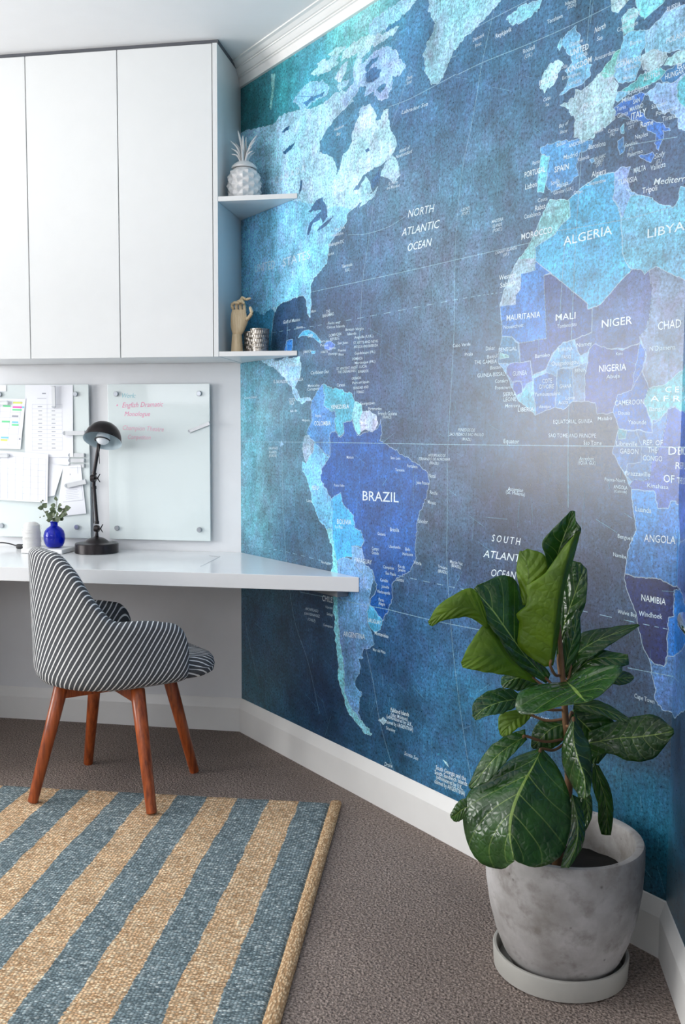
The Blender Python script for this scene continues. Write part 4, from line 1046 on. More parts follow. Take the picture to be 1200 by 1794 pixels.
# ------------------------------------------------------------------ vase, tray, twine
m_mar = plain('white marble', rgb(232, 232, 232), 0.3, var=0.04, scale=20)
tx0, tx1 = -0.862, -0.683
bm = B(); box(bm, tx0, tx1, -0.215, -0.085, ZD + .0006, ZD + .019, .004, 3); tag(obj('marble_tray', bm, m_mar, None, True), 'small white marble slab under the blue vase', 'tray')
vx = at(95, 925, -0.15).x; vz = ZD + .0195
mb = Mat('cobalt glass'); mb.base(rgb(14, 52, 215)); mb.set(0.05); mb.p.inputs['Transmission Weight'].default_value = 0.75; mb.p.inputs['IOR'].default_value = 1.4
t = thing('bud_vase', 'round cobalt blue glass vase on the marble slab', 'vase', (vx, -0.15, vz))
VP = [(0, .001), (.024, .001), (.033, .006), (.039, .018), (.0425, .034), (.0425, .052), (.038, .068), (.029, .080), (.0185, .087), (.0145, .090), (.0145, .100), (.018, .1045), (.0205, .1065)]
VI = [(r - .0035 if r > .004 else 0, z + (.004 if z < .02 else 0)) for r, z in VP[::-1]]; VI[0] = (.0175, .106); VI[-1] = (0, .006)
bm = B(); lathe(bm, VP + VI, (vx, -0.15, vz), 48); obj('vase_body', bm, mb.m, t, True)
me = Mat('eucalyptus leaf'); v = me.coord(); me.base(me.mix(me.rng(me.noise(v, 40, 2), .35, .65, 0, 1), rgb(50, 62, 36), rgb(98, 116, 82))); me.set(0.5)
m_stem = plain('brown twig', rgb(92, 84, 60), 0.7)
t = thing('eucalyptus_sprigs', 'sprigs of grey-green eucalyptus standing in the blue vase', 'plant', (vx, -0.15, vz + .08))
def leafdisc(bm, c, d, w, l, nrm):
    d = d.normalized(); s = d.cross(nrm).normalized(); nn = s.cross(d); rows = []
    for i in range(7):
        u = i / 6; hw = w * sin(pi * (0.06 + 0.94 * u) ** 0.8) if u < 1 else w * .05; hw = max(hw, w * .08)
        p = c + d * l * u + nn * (-.12 * l * u * u); rows.append([bm.verts.new(p + s * hw * q + nn * (abs(q) ** 2) * hw * .18) for q in (-1, -.5, 0, .5, 1)])
    for A, Bq in zip(rows, rows[1:]):
        for k in range(4): bm.faces.new((A[k], A[k + 1], Bq[k + 1], Bq[k]))
def vpx(px, py, dy=0): return at(px, py, -0.15 + dy)
sprigs = [([(95, 950), (94, 918), (96, 900), (99, 884), (99, 874)], [(99, 876, 0, 1, 4.0), (96, 886, -1, .2, 4), (103, 886, 1, .2, 4.5), (95, 892, -1, .1, 4.5), (102, 894, 1, .3, 4.5), (97, 898, -.6, .3, 5), (99, 902, .6, .2, 5), (92, 901, -1, .3, 4)], 0),
          ([(95, 950), (94, 918), (85, 905), (79, 898), (74, 890)], [(75, 890, -1, .1, 4.6), (77, 888, .8, 1, 4.8), (80, 899, .5, 1, 2.6), (78, 904, -1, -.3, 1.6), (71, 906, -1, -.4, 1.2), (73, 880, -.5, 1, 1.6), (75, 878, 0.2, 1, 1.6), (82, 899, 1, 1.2, 3.2)], .01),
          ([(95, 950), (96, 918), (104, 905), (110, 896), (116, 889)], [(115, 891, 1, .25, 5), (112, 895, 1, 1, 3.6), (109, 899, 1, .4, 4), (107, 903, 1, .1, 5), (112, 901, 1, 0, 4.6), (104, 904, .6, -.2, 4), (104, 908, 1, -.2, 4), (108, 911, 1, 0, 1.8)], -.012),
          ([(95, 950), (95, 918), (92, 908), (88, 902)], [(88, 903, -1, .2, 4), (91, 909, -.7, .3, 4.6), (94, 912, .3, .3, 4.8), (98, 909, .7, .2, 5), (88, 911, -1, -.1, 3.6), (101, 911, 1, .1, 4), (93, 905, 0, 1, 4)], -.02)]
for pts, lv, dy in sprigs:
    bm = B(); P = [vpx(x, y, dy * min(1, i / 2)) for i, (x, y) in enumerate(pts)]; tube(bm, catmull(P, 14), .0011, 6); st = obj('stem', bm, m_stem, t, True)
    bm = B()
    for (x, y, dx, dz, r) in lv:
        c = vpx(x, y, dy); rr = r / 455
        leafdisc(bm, c - Vector((dx, 0, dz)).normalized() * rr * .3, Vector((dx, random.uniform(-.6, .4), dz)), rr * 1.15, rr * 2.3, Vector((random.uniform(-.5, .5), -1, random.uniform(-.1, .7))))
    fo_ = obj('foliage', bm, me.m, st, 2, recalc=False)
m_tw = Mat('white cotton twine'); v = m_tw.coord(); m_tw.base(rgb(238, 238, 236)); m_tw.set(.8)
w = m_tw.node('ShaderNodeTexWave', wave_type='BANDS', bands_direction='Z'); m_tw.link(m_tw.coord('Object', (1, 1, 1), (.35, .2, 0)), w.inputs[0]); w.inputs['Scale'].default_value = 260; w.inputs['Distortion'].default_value = 3; m_tw.bump(w.outputs[0], .5, .002)
sx = at(51.5, 940, -0.15).x
bm = B(); pf = [(0, .0006), (.033, .0006), (.0355, .006)] + [(.0355 + .0008 * sin(k * 1.7) - (.006 * max(0, k - 8) / 6) ** 1, .006 + k * .0085) for k in range(1, 13)] + [(.024, .117), (.015, .121), (.0, .122)]
lathe(bm, pf, (sx, -0.13, ZD), 44)
for k in range(9):
    a0 = random.uniform(0, 6.28); z0 = .015 + k * .0105; tl = random.uniform(-.012, .012)
    tube(bm, [(sx + .0375 * cos(a0 + 2 * pi * q / 30), -0.13 + .0375 * sin(a0 + 2 * pi * q / 30), ZD + z0 + tl * sin(a0 + 2 * pi * q / 30)) for q in range(31)], .0007, 6)
tag(obj('twine_spool', bm, m_tw.m, None, True), 'tall white spool of cotton twine left of the blue vase', 'twine')

# ------------------------------------------------------------------ shelf objects
m_por = plain('glazed white porcelain', rgb(214, 214, 214), 0.22, var=0.02)
pc = at(428, 330, -0.235); pz = ZU + TS + .0004
t = thing('pineapple_jar', 'white porcelain pineapple jar with leafy lid on the upper corner shelf', 'ornament', (pc.x, -0.235, pz))
bm = B(); SG, RW = 72, 44; rings = []
Hb = .116; RB = .0625
def prof(u): return RB * (0.70 + 0.30 * sin(pi * min(1, (u * 0.80 + 0.18)))) if u > 0.0 else RB * .8
for j in range(RW + 1):
    u = j / RW; R = RB * (1 - 0.30 * abs((u - 0.48) / 0.52) ** 2.6); ring = []
    for k in range(SG):
        a = k / SG; n_ = 9; r1 = (a * n_ + u * 3.4) % 1; r2 = (a * n_ - u * 3.4) % 1
        pyr = min(min(r1, 1 - r1), min(r2, 1 - r2)) * 2; h = .0095 * pyr * min(1, (1 - u) * 9) * min(1, u * 14 + .2)
        ring.append(bm.verts.new((pc.x + (R - .005 + h) * cos(2 * pi * a), -0.235 + (R - .005 + h) * sin(2 * pi * a), pz + Hb * u)))
    rings.append(ring)
for A, Bq in zip(rings, rings[1:]):
    for k in range(SG): bm.faces.new((A[k], A[(k + 1) % SG], Bq[(k + 1) % SG], Bq[k]))
bm.faces.new(rings[0][::-1]); bm.faces.new(rings[-1]); obj('jar_body', bm, m_por, t, True)
bm = B(); lathe(bm, [(0, .1175), (.046, .1175), (.0475, .1195), (.0475, .123), (.042, .130), (.032, .138), (.021, .144), (.012, .147), (0, .148)], (pc.x, -0.235, pz), 40); lid = obj('lid', bm, m_por, t, True)
zb_ = pz + .14
for (px, py, dx0, dy, w) in ((417, 229, -2, .01, .0075), (425.5, 237, 0, -.004, .007), (450.5, 236, 3, .006, .0065), (403, 246, -4, 0, .0055), (447, 246, 3, -.008, .005), (441.5, 256, 3, -.012, .005), (443, 264, 4, -.016, .0048), (446, 267, 4, .01, .004), (405.5, 260, -4, -.01, .0052), (405.5, 270, -5, -.016, .0045), (424, 260, 0, -.022, .0062), (431, 240, 1, .016, .006), (412, 250, -2, .018, .005)):
    base = Vector((pc.x + dx0 * .0021, -0.235 + dy * .8, zb_)); tip = at(px, py, -0.235 + dy * 1.2); mid = base.lerp(tip, .5); mid.z += abs(tip.x - base.x) * .22; mid.x = base.x + (tip.x - base.x) * .35
    P = catmull([base, mid, tip], 10); bm = B(); tube(bm, P, [w * 1.45 * (1.0 - .15 * (i / 10)) * sqrt(max(.03, 1 - (i / 10) ** 4)) for i in range(11)], 10, True, .55); obj('crown_leaf', bm, m_por, lid, 2)
# wooden hand
mw = Mat('pale lime wood'); v = mw.coord(); nz = mw.noise(mw.coord('Object', (60, 60, 8)), 3, 3); mw.base(mw.mix(mw.rng(nz, .3, .7, 0, 1), rgb(205, 178, 138), rgb(226, 204, 168))); mw.set(.45)
m_dw = plain('dark joint pin', rgb(60, 44, 36), .6)
HY = -0.235
t = thing('wooden_hand', 'articulated wooden artist hand with bent fingers on the lower corner shelf', 'ornament', (at(415, 610, HY).x, HY, ZB + .001 + TS))
def H(X, Yp, dy=0): return at(390 + X / 12, 510 + Yp / 12, HY + dy)
zf = ZB + .001 + TS + .0004
fb = H(303, 1250); ft = H(307, 912)
bm = B(); hh = ft.z - zf; lathe(bm, [(0, 0), (.0235, 0), (.0235, .002), (.0185, hh), (0, hh)], (fb.x, HY, zf), 40); obj('forearm', bm, mw.m, t, True)
rows = [(912, 215, 405, .016), (880, 200, 425, .019), (820, 185, 462, .021), (740, 172, 495, .0215), (660, 168, 528, .021), (600, 168, 540, .0195), (540, 172, 515, .0175), (470, 180, 498, .0155), (420, 192, 492, .013), (392, 205, 470, .009)]
bm = B(); rr = []
for (yy, xa, xb, th) in rows:
    a = H(xa, yy); b = H(xb, yy); c = (a + b) / 2; hw = (b - a).length / 2; e = (b - a).normalized()
    rr.append([bm.verts.new(c + e * hw * cos(q) * (1) + Vector((0, 1, 0)) * th * sin(q) * (.75 if sin(q) < 0 else 1)) for q in [2 * pi * k / 28 for k in range(28)]])
for A, Bq in zip(rr, rr[1:]):
    for k in range(28): bm.faces.new((A[k], A[(k + 1) % 28], Bq[(k + 1) % 28], Bq[k]))
bm.faces.new(rr[0]); bm.faces.new(rr[-1][::-1]); palm = obj('palm', bm, mw.m, t, True)
def finger(nm, pts, rs):
    bm = B(); pins = B()
    for (p, q), (ra, rb_) in zip(zip(pts, pts[1:]), zip(rs, rs[1:])):
        p = H(*p); q = H(*q); d = (q - p).normalized(); g = min(.0022, (q - p).length * .15); capsule(bm, p + d * (ra * .55 + g * .3), q - d * (rb_ * .55 + g * .3), ra, rb_, 12)
        uvsphere(pins, p, ra * .62, u=10, v=8)
    fo2 = obj(nm, bm, mw.m, t, 2); obj('joint_pins', pins, m_dw, fo2, 2)
finger('finger', [(222, 385, .004), (190, 285, .0), (262, 235, -.012), (345, 258, -.018)], [.0062, .0060, .0056, .0048])
finger('finger', [(300, 408, .003), (285, 300, .0), (335, 205, -.010), (405, 232, -.020)], [.0064, .0062, .0058, .0050])
finger('finger', [(385, 420, .002), (370, 295, .002), (385, 165, -.006), (445, 262, -.018)], [.0066, .0064, .0060, .0052])
finger('finger', [(465, 425, .0), (452, 290, .006), (400, 130, .004), (490, 178, -.004), (590, 152, -.008)], [.0066, .0062, .0058, .0054, .0044])
finger('thumb', [(500, 600, -.008), (548, 560, -.014), (618, 462, -.022), (575, 335, -.020)], [.0078, .0072, .0066, .0056])
# hammered cups
mt = Mat('mercury silver glass'); v = mt.coord(); nz = mt.noise(v, 90, 3, .6); mt.base(mt.mix(mt.rng(nz, .35, .65, 0, 1), rgb(120, 114, 106), rgb(190, 184, 176))); mt.set(mt.rng(nz, .3, .7, .24, .42), .85)
def cup(label, cx, cy, z, R1, R0_, Hc):
    bm = B(); SG = 96; rows_ = []; NR = 40
    for j in range(NR + 1):
        u = j / NR; R = R0_ + (R1 - R0_) * u; band = u * 5.2; fb_ = band % 1; ring = []
        for k in range(SG):
            a = (k / SG * 26 + (int(band) % 2) * .5) % 1; cell = 1 if (0.14 < a < 0.86 and 0.13 < fb_ < 0.87 and .12 < u < .97) else 0
            ring.append(bm.verts.new((cx + (R - .0012 * cell) * cos(2 * pi * k / SG), cy + (R - .0012 * cell) * sin(2 * pi * k / SG), z + .0006 + Hc * u)))
        rows_.append(ring)
    for A, Bq in zip(rows_, rows_[1:]):
        for k in range(SG): bm.faces.new((A[k], A[(k + 1) % SG], Bq[(k + 1) % SG], Bq[k]))
    inn = [[bm.verts.new((cx + r * cos(2 * pi * k / SG), cy + r * sin(2 * pi * k / SG), z + zz)) for k in range(SG)] for r, zz in ((R1 - .004, Hc), (R0_ - .003, .006))]
    for A, Bq in ((rows_[-1], inn[0]), (inn[0], inn[1])):
        for k in range(SG): bm.faces.new((A[k], A[(k + 1) % SG], Bq[(k + 1) % SG], Bq[k]))
    bm.faces.new(rows_[0][::-1]); bm.faces.new(inn[1]); tag(obj('textured_cup', bm, mt.m, None, True), label, 'cup', 'silver cups on the lower corner shelf')
cc = at(455, 600, -0.262); zc_ = ZB + .001 + TS
cup('small silver cup with rows of pressed dimples, nearest the shelf edge', cc.x, -0.262, zc_, .0365, .0315, .086)
c2 = at(443, 600, -0.186); cup('silver cup half hidden behind the front cup and the wooden hand', c2.x - .002, -0.187, zc_, .0345, .0315, .084)
# ------------------------------------------------------------------ rug
rug_o = Vector((0.548, -0.722)); rug_e = Vector((0.0655, -0.9978)).normalized(); rug_w = Vector((-0.9986, -0.046)).normalized()
RT = 0.014
mr = Mat('jute and blue wool weave'); uvn = mr.node('ShaderNodeUVMap'); uvn.uv_map = 'UVMap'
sep = mr.node('ShaderNodeSeparateXYZ'); mr.link(uvn.outputs[0], sep.inputs[0])
mp = mr.node('ShaderNodeMapping'); mr.link(uvn.outputs[0], mp.inputs[0]); mp.inputs['Scale'].default_value = (0.8, 1.25, 1)
wob = mr.noise(uvn.outputs[0], 7, 2); fine = mr.noise(uvn.outputs[0], 130, 2)
u = mr.math('ADD', sep.outputs[0], mr.math('ADD', mr.math('MULTIPLY', mr.math('SUBTRACT', wob, .5), .022), mr.math('MULTIPLY', mr.math('SUBTRACT', fine, .5), .010)))
ph = mr.math('FRACT', mr.math('DIVIDE', mr.math('SUBTRACT', u, 0.034), 0.2085))
isb = mr.math('LESS_THAN', ph, 0.5)
cell = mr.node('ShaderNodeTexVoronoi', feature='F1'); mr.link(mp.outputs[0], cell.inputs['Vector']); cell.inputs['Scale'].default_value = 150; cell.inputs['Randomness'].default_value = .55
cv = mr.node('ShaderNodeSeparateColor'); mr.link(cell.outputs['Color'], cv.inputs[0])
lowf = mr.rng(mr.noise(mp.outputs[0], 9, 4), .3, .7, .88, 1.12)
bl = mr.ramp(cv.outputs[0], [(0, rgb(98, 114, 120)), (.45, rgb(130, 148, 153)), (.8, rgb(152, 168, 172)), (1, rgb(196, 206, 206))])
tn = mr.ramp(cv.outputs[0], [(0, rgb(192, 152, 112)), (.4, rgb(226, 190, 150)), (.8, rgb(240, 210, 172)), (1, rgb(250, 230, 198))])
c = mr.mix(isb, tn, bl); shade_ = mr.rng(cell.outputs['Distance'], .22, .60, 1.3, .58)
kk = mr.node('ShaderNodeCombineXYZ'); sv = mr.math('MULTIPLY', shade_, lowf)
for i in range(3): mr.link(sv, kk.inputs[i])
mr.base(mr.mix(1.0, c, kk.outputs[0], 'MULTIPLY')); mr.set(.9, spec=.15); mr.bump(mr.math('SUBTRACT', 1.0, cell.outputs['Distance']), .8, .004)
WR_, LR_ = 1.5, 2.4; BW = 0.033
t = thing('striped_rug', 'woven rug striped in dusty blue and natural jute on the carpet', 'rug', (rug_o.x + rug_w.x * WR_ / 2 + rug_e.x * LR_ / 2, rug_o.y + rug_w.y * WR_ / 2 + rug_e.y * LR_ / 2, 0.0005))
def rugsheet(bm, u0, u1, v0, v1, nu, nv, zt):
    UVl = bm.loops.layers.uv.new('UVMap'); g = {}; g2 = {}
    for i in range(nu + 1):
        for j in range(nv + 1):
            u = u0 + (u1 - u0) * i / nu; v = v0 + (v1 - v0) * j / nv
            ve = v + (.004 * noise.noise(Vector((u * 9, 0, 3))) if j == 0 else 0); q = rug_o + rug_w * u + rug_e * ve
            e = min(1, min(j, nv - j) / 1.0 + .45) * (min(1, min(i, nu - i) / 1.0 + .5))
            zz = zt * e + .0014 * noise.noise(Vector((u * 22, v * 22, 1)))
            g[i, j] = bm.verts.new((q.x, q.y, zz)); g2[i, j] = (u, v)
    def F_(ks):
        f = bm.faces.new([g[k] for k in ks])
        for l, k in zip(f.loops, ks): l[UVl].uv = g2[k]
    for i in range(nu):
        for j in range(nv): F_([(i, j), (i, j + 1), (i + 1, j + 1), (i + 1, j)])
    bnd = [(i, 0) for i in range(nu)] + [(nu, j) for j in range(nv)] + [(i, nv) for i in range(nu, 0, -1)] + [(0, j) for j in range(nv, 0, -1)]
    low = [bm.verts.new((g[k].co.x, g[k].co.y, .0006)) for k in bnd]
    for a in range(len(bnd)):
        b = (a + 1) % len(bnd); f = bm.faces.new((g[bnd[a]], g[bnd[b]], low[b], low[a]))
        for l in f.loops: l[UVl].uv = g2[bnd[a]]
    bm.faces.new(low[::-1])
bm = B(); rugsheet(bm, BW - .001, WR_, 0, LR_, 100, 150, RT - .001); obj('woven_field', bm, mr.m, t, 2)
mb2 = Mat('jute binding'); v = mb2.coord('Object', (1, .5, 1)); vn = mb2.voro(v, 190); n2_ = mb2.noise(v, 60, 3)
mb2.base(mb2.mix(mb2.rng(vn, .1, .6, 0, 1), rgb(240, 214, 176), rgb(176, 142, 106))); mb2.set(.9, spec=.1); mb2.bump(mb2.math('SUBTRACT', 1, vn), .7, .004)
bm = B(); rows_ = []
for j in range(181):
    v_ = LR_ * j / 180; q = rug_o + rug_e * (v_ - .003); wv = .0012 * noise.noise(Vector((v_ * 25, 2, 2)))
    pr = [(0.000, .0006), (-.001, .007), (.002, .0135), (.010, .0172), (.024, .0172), (.0345, .0135), (.0345, .0006)]
    rows_.append([bm.verts.new((q.x + rug_w.x * (o + wv), q.y + rug_w.y * (o + wv), z + (wv if z > .002 else 0))) for o, z in pr])
for A, Bq in zip(rows_, rows_[1:]):
    for k in range(len(pr) - 1): bm.faces.new((A[k], A[k + 1], Bq[k + 1], Bq[k]))
bm.faces.new(rows_[0]); bm.faces.new(rows_[-1][::-1]); obj('edge_binding', bm, mb2.m, t, 2)

# ------------------------------------------------------------------ chair
CC = Vector((-0.243, -0.715)); TH = radians(45); cf = Vector((cos(TH), sin(TH))); cl_ = Vector((-sin(TH), cos(TH)))
mf = Mat('grey and white pinstripe fabric'); uvn = mf.node('ShaderNodeUVMap'); uvn.uv_map = 'UVMap'; sep = mf.node('ShaderNodeSeparateXYZ'); mf.link(uvn.outputs[0], sep.inputs[0])
wb = mf.noise(uvn.outputs[0], 28, 2); g = mf.math('ADD', sep.outputs[0], mf.math('MULTIPLY', mf.math('SUBTRACT', wb, .5), .0035))
fr = mf.math('FRACT', mf.math('DIVIDE', g, 0.0165)); st = mf.math('LESS_THAN', fr, 0.25)
wv = mf.noise(uvn.outputs[0], 700, 2)
mf.base(mf.mix(st, mf.mix(mf.rng(wv, .3, .7, 0, 1), rgb(70, 73, 77), rgb(98, 100, 104)), rgb(238, 240, 240))); mf.set(.9, spec=.15); mf.bump(wv, .25, .001)
mwood = Mat('red brown stained timber'); nz = mwood.noise(mwood.coord('Object', (30, 30, 3)), 3, 5, .6); mwood.base(mwood.mix(mwood.rng(nz, .3, .7, 0, 1), rgb(104, 44, 18), rgb(184, 92, 42))); mwood.set(.28); mwood.bump(nz, .1, .001)
t = thing('tub_chair', 'tub chair in grey and white pinstripe with reddish wooden legs at the desk', 'chair', (CC.x, CC.y, 0))
RAD = 0.257; ARM = 0.172; XB = -0.012
def plan(s):       # outer outline in chair space (forward, left), s = arc length from the right arm front round the back
    La = ARM
    if s < La: return Vector((XB + La - s, -RAD)), Vector((0, 1))
    a = (s - La) / RAD
    if a < pi: return Vector((XB - RAD * sin(a), -RAD * cos(a))), Vector((sin(a), cos(a)))
    q = s - La - pi * RAD; return Vector((XB + q, RAD)), Vector((0, -1))
STOT = 2 * ARM + pi * RAD
def smooth(a, b, x): x = max(0, min(1, (x - a) / (b - a))); return x * x * (3 - 2 * x)
def ztop(s):
    d = abs(s - STOT / 2) / (STOT / 2)      # 0 back centre .. 1 arm front
    z = 0.860 - 0.008 * smooth(0, .25, d) - .085 * smooth(.16, .42, d) - .134 * smooth(.30, .58, d) - .026 * smooth(.6, 1, d)
    return z + 0.004 * sin(pi * smooth(.6, 1, d))
def place(f, l, z): q = CC + cf * f + cl_ * l; return Vector((q.x, q.y, z))
bm = B(); UVl = bm.loops.layers.uv.new('UVMap'); NS = 150; ring = []; uvr = []; TKN = 0.052
for i in range(NS + 1):
    s = STOT * i / NS; p, inn = plan(s); zt = ztop(s); de = min(s, STOT - s); R_ = .055
    k = sqrt(max(0, 1 - (1 - min(1, de / R_)) ** 2)); k = max(k, .12)
    zt2 = zt - (1 - k) * .060; tk = TKN * (.35 + .65 * k); off0 = (TKN - tk) * .5
    prof = [(.120, .404), (.075, .402), (.045, .404), (.022, .414), (.008, .430), (0.0, .455)]
    for q in range(1, 11): u = q / 10; prof.append((-.010 * u, .455 + (zt2 - .025 - .455) * u))
    for q in range(1, 8): a = pi * q / 8; prof.append((-.010 + tk / 2 * (1 - cos(a)), zt2 - .025 + .025 * sin(a)))
    for q in range(0, 7): u = q / 6; prof.append((-.010 + tk, zt2 - .025 - (zt2 - .025 - .44) * u))
    row = []; uv = []; acc = 0; last = None
    for o, z in prof:
        if last: acc += sqrt((o - last[0]) ** 2 + (z - last[1]) ** 2)
        last = (o, z); oo = o + off0
        endpull = (1 - k) * .0
        q = p + inn * oo
        # arm fronts sweep back a little towards the top
        if de < R_ * 2: q = q - Vector((1, 0)) * (.018 * smooth(.45, .66, z) * (1 - de / (R_ * 2)))
        row.append(bm.verts.new(place(q.x, q.y, z))); uv.append((s, acc))
    ring.append(row); uvr.append(uv)
ANG = radians(58)
def suv(s, a): s2 = s if s < STOT * .62 else s; return ((-s2) * -sin(ANG) * 1.0 + a * cos(ANG), s)
for i in range(NS):
    for k in range(len(ring[0]) - 1):
        f = bm.faces.new((ring[i][k], ring[i][k + 1], ring[i + 1][k + 1], ring[i + 1][k]))
        for l, (ii, kk_) in zip(f.loops, ((i, k), (i, k + 1), (i + 1, k + 1), (i + 1, k))): l[UVl].uv = suv(*uvr[ii][kk_])
for e, rev in ((0, False), (NS, True)):
    vs = ring[e][2:]; f = bm.faces.new(vs if not rev else vs[::-1])
    us = uvr[e][2:] if not rev else uvr[e][2:][::-1]
    for l, q in zip(f.loops, us): l[UVl].uv = suv(*q)
obj('shell', bm, mf.m, t, 2)
# seat cushion
def dshape(sc, f0, f1, hw, r=.09, n=10):
    pts = []
    for cx, cy, a0 in ((f1 - r, -hw + r, -pi / 2), (f1 - r, hw - r, 0)):
        for k in range(n + 1): a = a0 + pi / 2 * k / n; pts.append((cx + r * cos(a), cy + r * sin(a)))
    rb_ = hw
    for k in range(1, 2 * n): a = pi / 2 + pi * k / (2 * n); pts.append((f0 + rb_ + rb_ * cos(a) * 1.0, rb_ * sin(a)))
    c = Vector((.02, 0)); return [c + (Vector(p) - c) * sc for p in pts]
bm = B(); UVl = bm.loops.layers.uv.new('UVMap')
lay = [(.80, .405), (.93, .408), (.985, .418), (1.0, .436), (1.0, .452), (.985, .472), (.95, .486), (.86, .496), (.6, .503), (.25, .506)]
rg = [[bm.verts.new(place(q.x, q.y, z - .012 * smooth(.1, .3, q.x) * (z > .45))) for q in dshape(sc, -.235, .305, .214)] for sc, z in lay]
hs = []; acc = 0
for i, (sc, z) in enumerate(lay):
    if i: acc += sqrt((lay[i][0] - lay[i - 1][0]) ** 2 * .06 + (z - lay[i - 1][1]) ** 2)
    hs.append(acc)
def cuv(v, i): d = v.co - Vector((CC.x, CC.y, 0)); f = d.x * cf.x + d.y * cf.y; l = d.x * cl_.x + d.y * cl_.y; return ((l * .80 + f * .30) + hs[i] * .9, f)
for i in range(len(rg) - 1):
    A, Bq = rg[i], rg[i + 1]
    for k in range(len(A)):
        k2 = (k + 1) % len(A); f = bm.faces.new((A[k], A[k2], Bq[k2], Bq[k]))
        for l, ii in zip(f.loops, (i, i, i + 1, i + 1)): l[UVl].uv = cuv(l.vert, ii)
for e in (0, -1):
    f = bm.faces.new(rg[e] if e else rg[e][::-1])
    for l in f.loops: l[UVl].uv = cuv(l.vert, len(rg) - 1)
obj('seat_cushion', bm, mf.m, t, 2)
feet = [(-.452, -.918, .0165), (-.031, -.936, .0165), (-.033, -.509, .001), (-.453, -.497, .001)]
tops = []
for fx, fy, fz in feet:
    ux = (fx + .243); uy = (fy + .715); tp = Vector((-.243 + ux * .64, -.715 + uy * .64, .399)); tops.append(tp)
    bm = B(); ft_ = Vector((fx, fy, fz)); d = (tp - ft_).normalized()
    tube(bm, [ft_, ft_ + d * .003, ft_.lerp(tp, .5), tp - d * .004, tp], [.0145, .0170, .0205, .0240, .021], 20); obj('leg', bm, mwood.m, t, True)
for a, b in ((0, 2), (1, 3)):
    p, q = tops[a], tops[b]; d = (q - p); d.z = 0; d.normalize(); o = Vector((-d.y, d.x, 0)) * .017
    zl = .397 - (.0185 if a else 0); 
    bm = B(); vs = []
    def bar(z0, z1):
        prism(bm, [((p - o).x, (p - o).y), ((q - o).x, (q - o).y), ((q + o).x, (q + o).y), ((p + o).x, (p + o).y)], z0, z1, .002)
    bar(.352 if not a else .356, .395 if not a else .394); obj('cross_bar', bm, mwood.m, t)
bm = B(); lathe(bm, [(0, .390), (.07, .390), (.07, .403), (0, .403)], (CC.x, CC.y, 0), 32); obj('swivel_plate', bm, plain('black steel plate', rgb(40, 38, 38), .5, .5), t, True)

# ------------------------------------------------------------------ plant pot and saucer
PX, PY = 1.213, -1.572
mcn = Mat('weathered concrete'); v = mcn.coord(); a = mcn.noise(v, 6, 6, .6); b = mcn.noise(v, 22, 5, .6); s_ = mcn.voro(v, 26); 
c = mcn.mix(mcn.rng(a, .34, .66, 0, 1), rgb(140, 136, 132), rgb(196, 194, 194)); c = mcn.mix(mcn.rng(b, .52, .68, 0, .5), c, rgb(112, 104, 96)); c = mcn.mix(mcn.rng(s_, .0, .10, .75, 0), c, rgb(78, 72, 66))
mcn.base(c); mcn.set(.8, spec=.25); mcn.bump(mcn.math('ADD', b, mcn.rng(s_, 0, .12, 0, 1)), .35, .003)
t = thing('concrete_planter', 'weathered grey concrete planter in the corner holding the fig plant', 'plant pot', (PX, PY, .012))
bm = B(); lathe(bm, [(0, .0125), (.104, .0125), (.116, .018), (.134, .05), (.152, .095), (.166, .150), (.175, .21), (.1785, .265), (.178, .306), (.175, .312), (.164, .3125), (.158, .309), (.156, .295), (.156, .20), (0, .20)], (PX, PY, 0), 96); obj('pot', bm, mcn.m, t, True)
msoil = plain('dark potting soil', rgb(9, 8, 7), .95, var=.5, scale=60, bump=.8, bscale=90)
bm = B(); rings = []
for j in range(9):
    r = .1555 * j / 8; rings.append([bm.verts.new((PX + r * cos(2 * pi * k / 40), PY + r * sin(2 * pi * k / 40), .222 + .006 * noise.noise(Vector((r * 40 * cos(2 * pi * k / 40), r * 40 * sin(2 * pi * k / 40), 0))))) for k in range(40)] if j else [bm.verts.new((PX, PY, .224))])
for A, Bq in zip(rings, rings[1:]):
    for k in range(40):
        if len(A) == 1: bm.faces.new((A[0], Bq[k], Bq[(k + 1) % 40]))
        else: bm.faces.new((A[k], Bq[k], Bq[(k + 1) % 40], A[(k + 1) % 40]))
obj('soil', bm, msoil, t, 2)
msa = plain('pale concrete saucer', rgb(170, 168, 162), .75, var=.05, bump=.15, bscale=80)
bm = B(); lathe(bm, [(0, .0008), (.146, .0008), (.151, .004), (.1535, .046), (.151, .050), (.146, .050), (.1435, .046), (.141, .0105), (0, .0105)], (PX - .003, PY, 0), 96); tag(obj('plant_saucer', bm, msa, None, True), 'pale round concrete saucer beneath the planter', 'saucer')

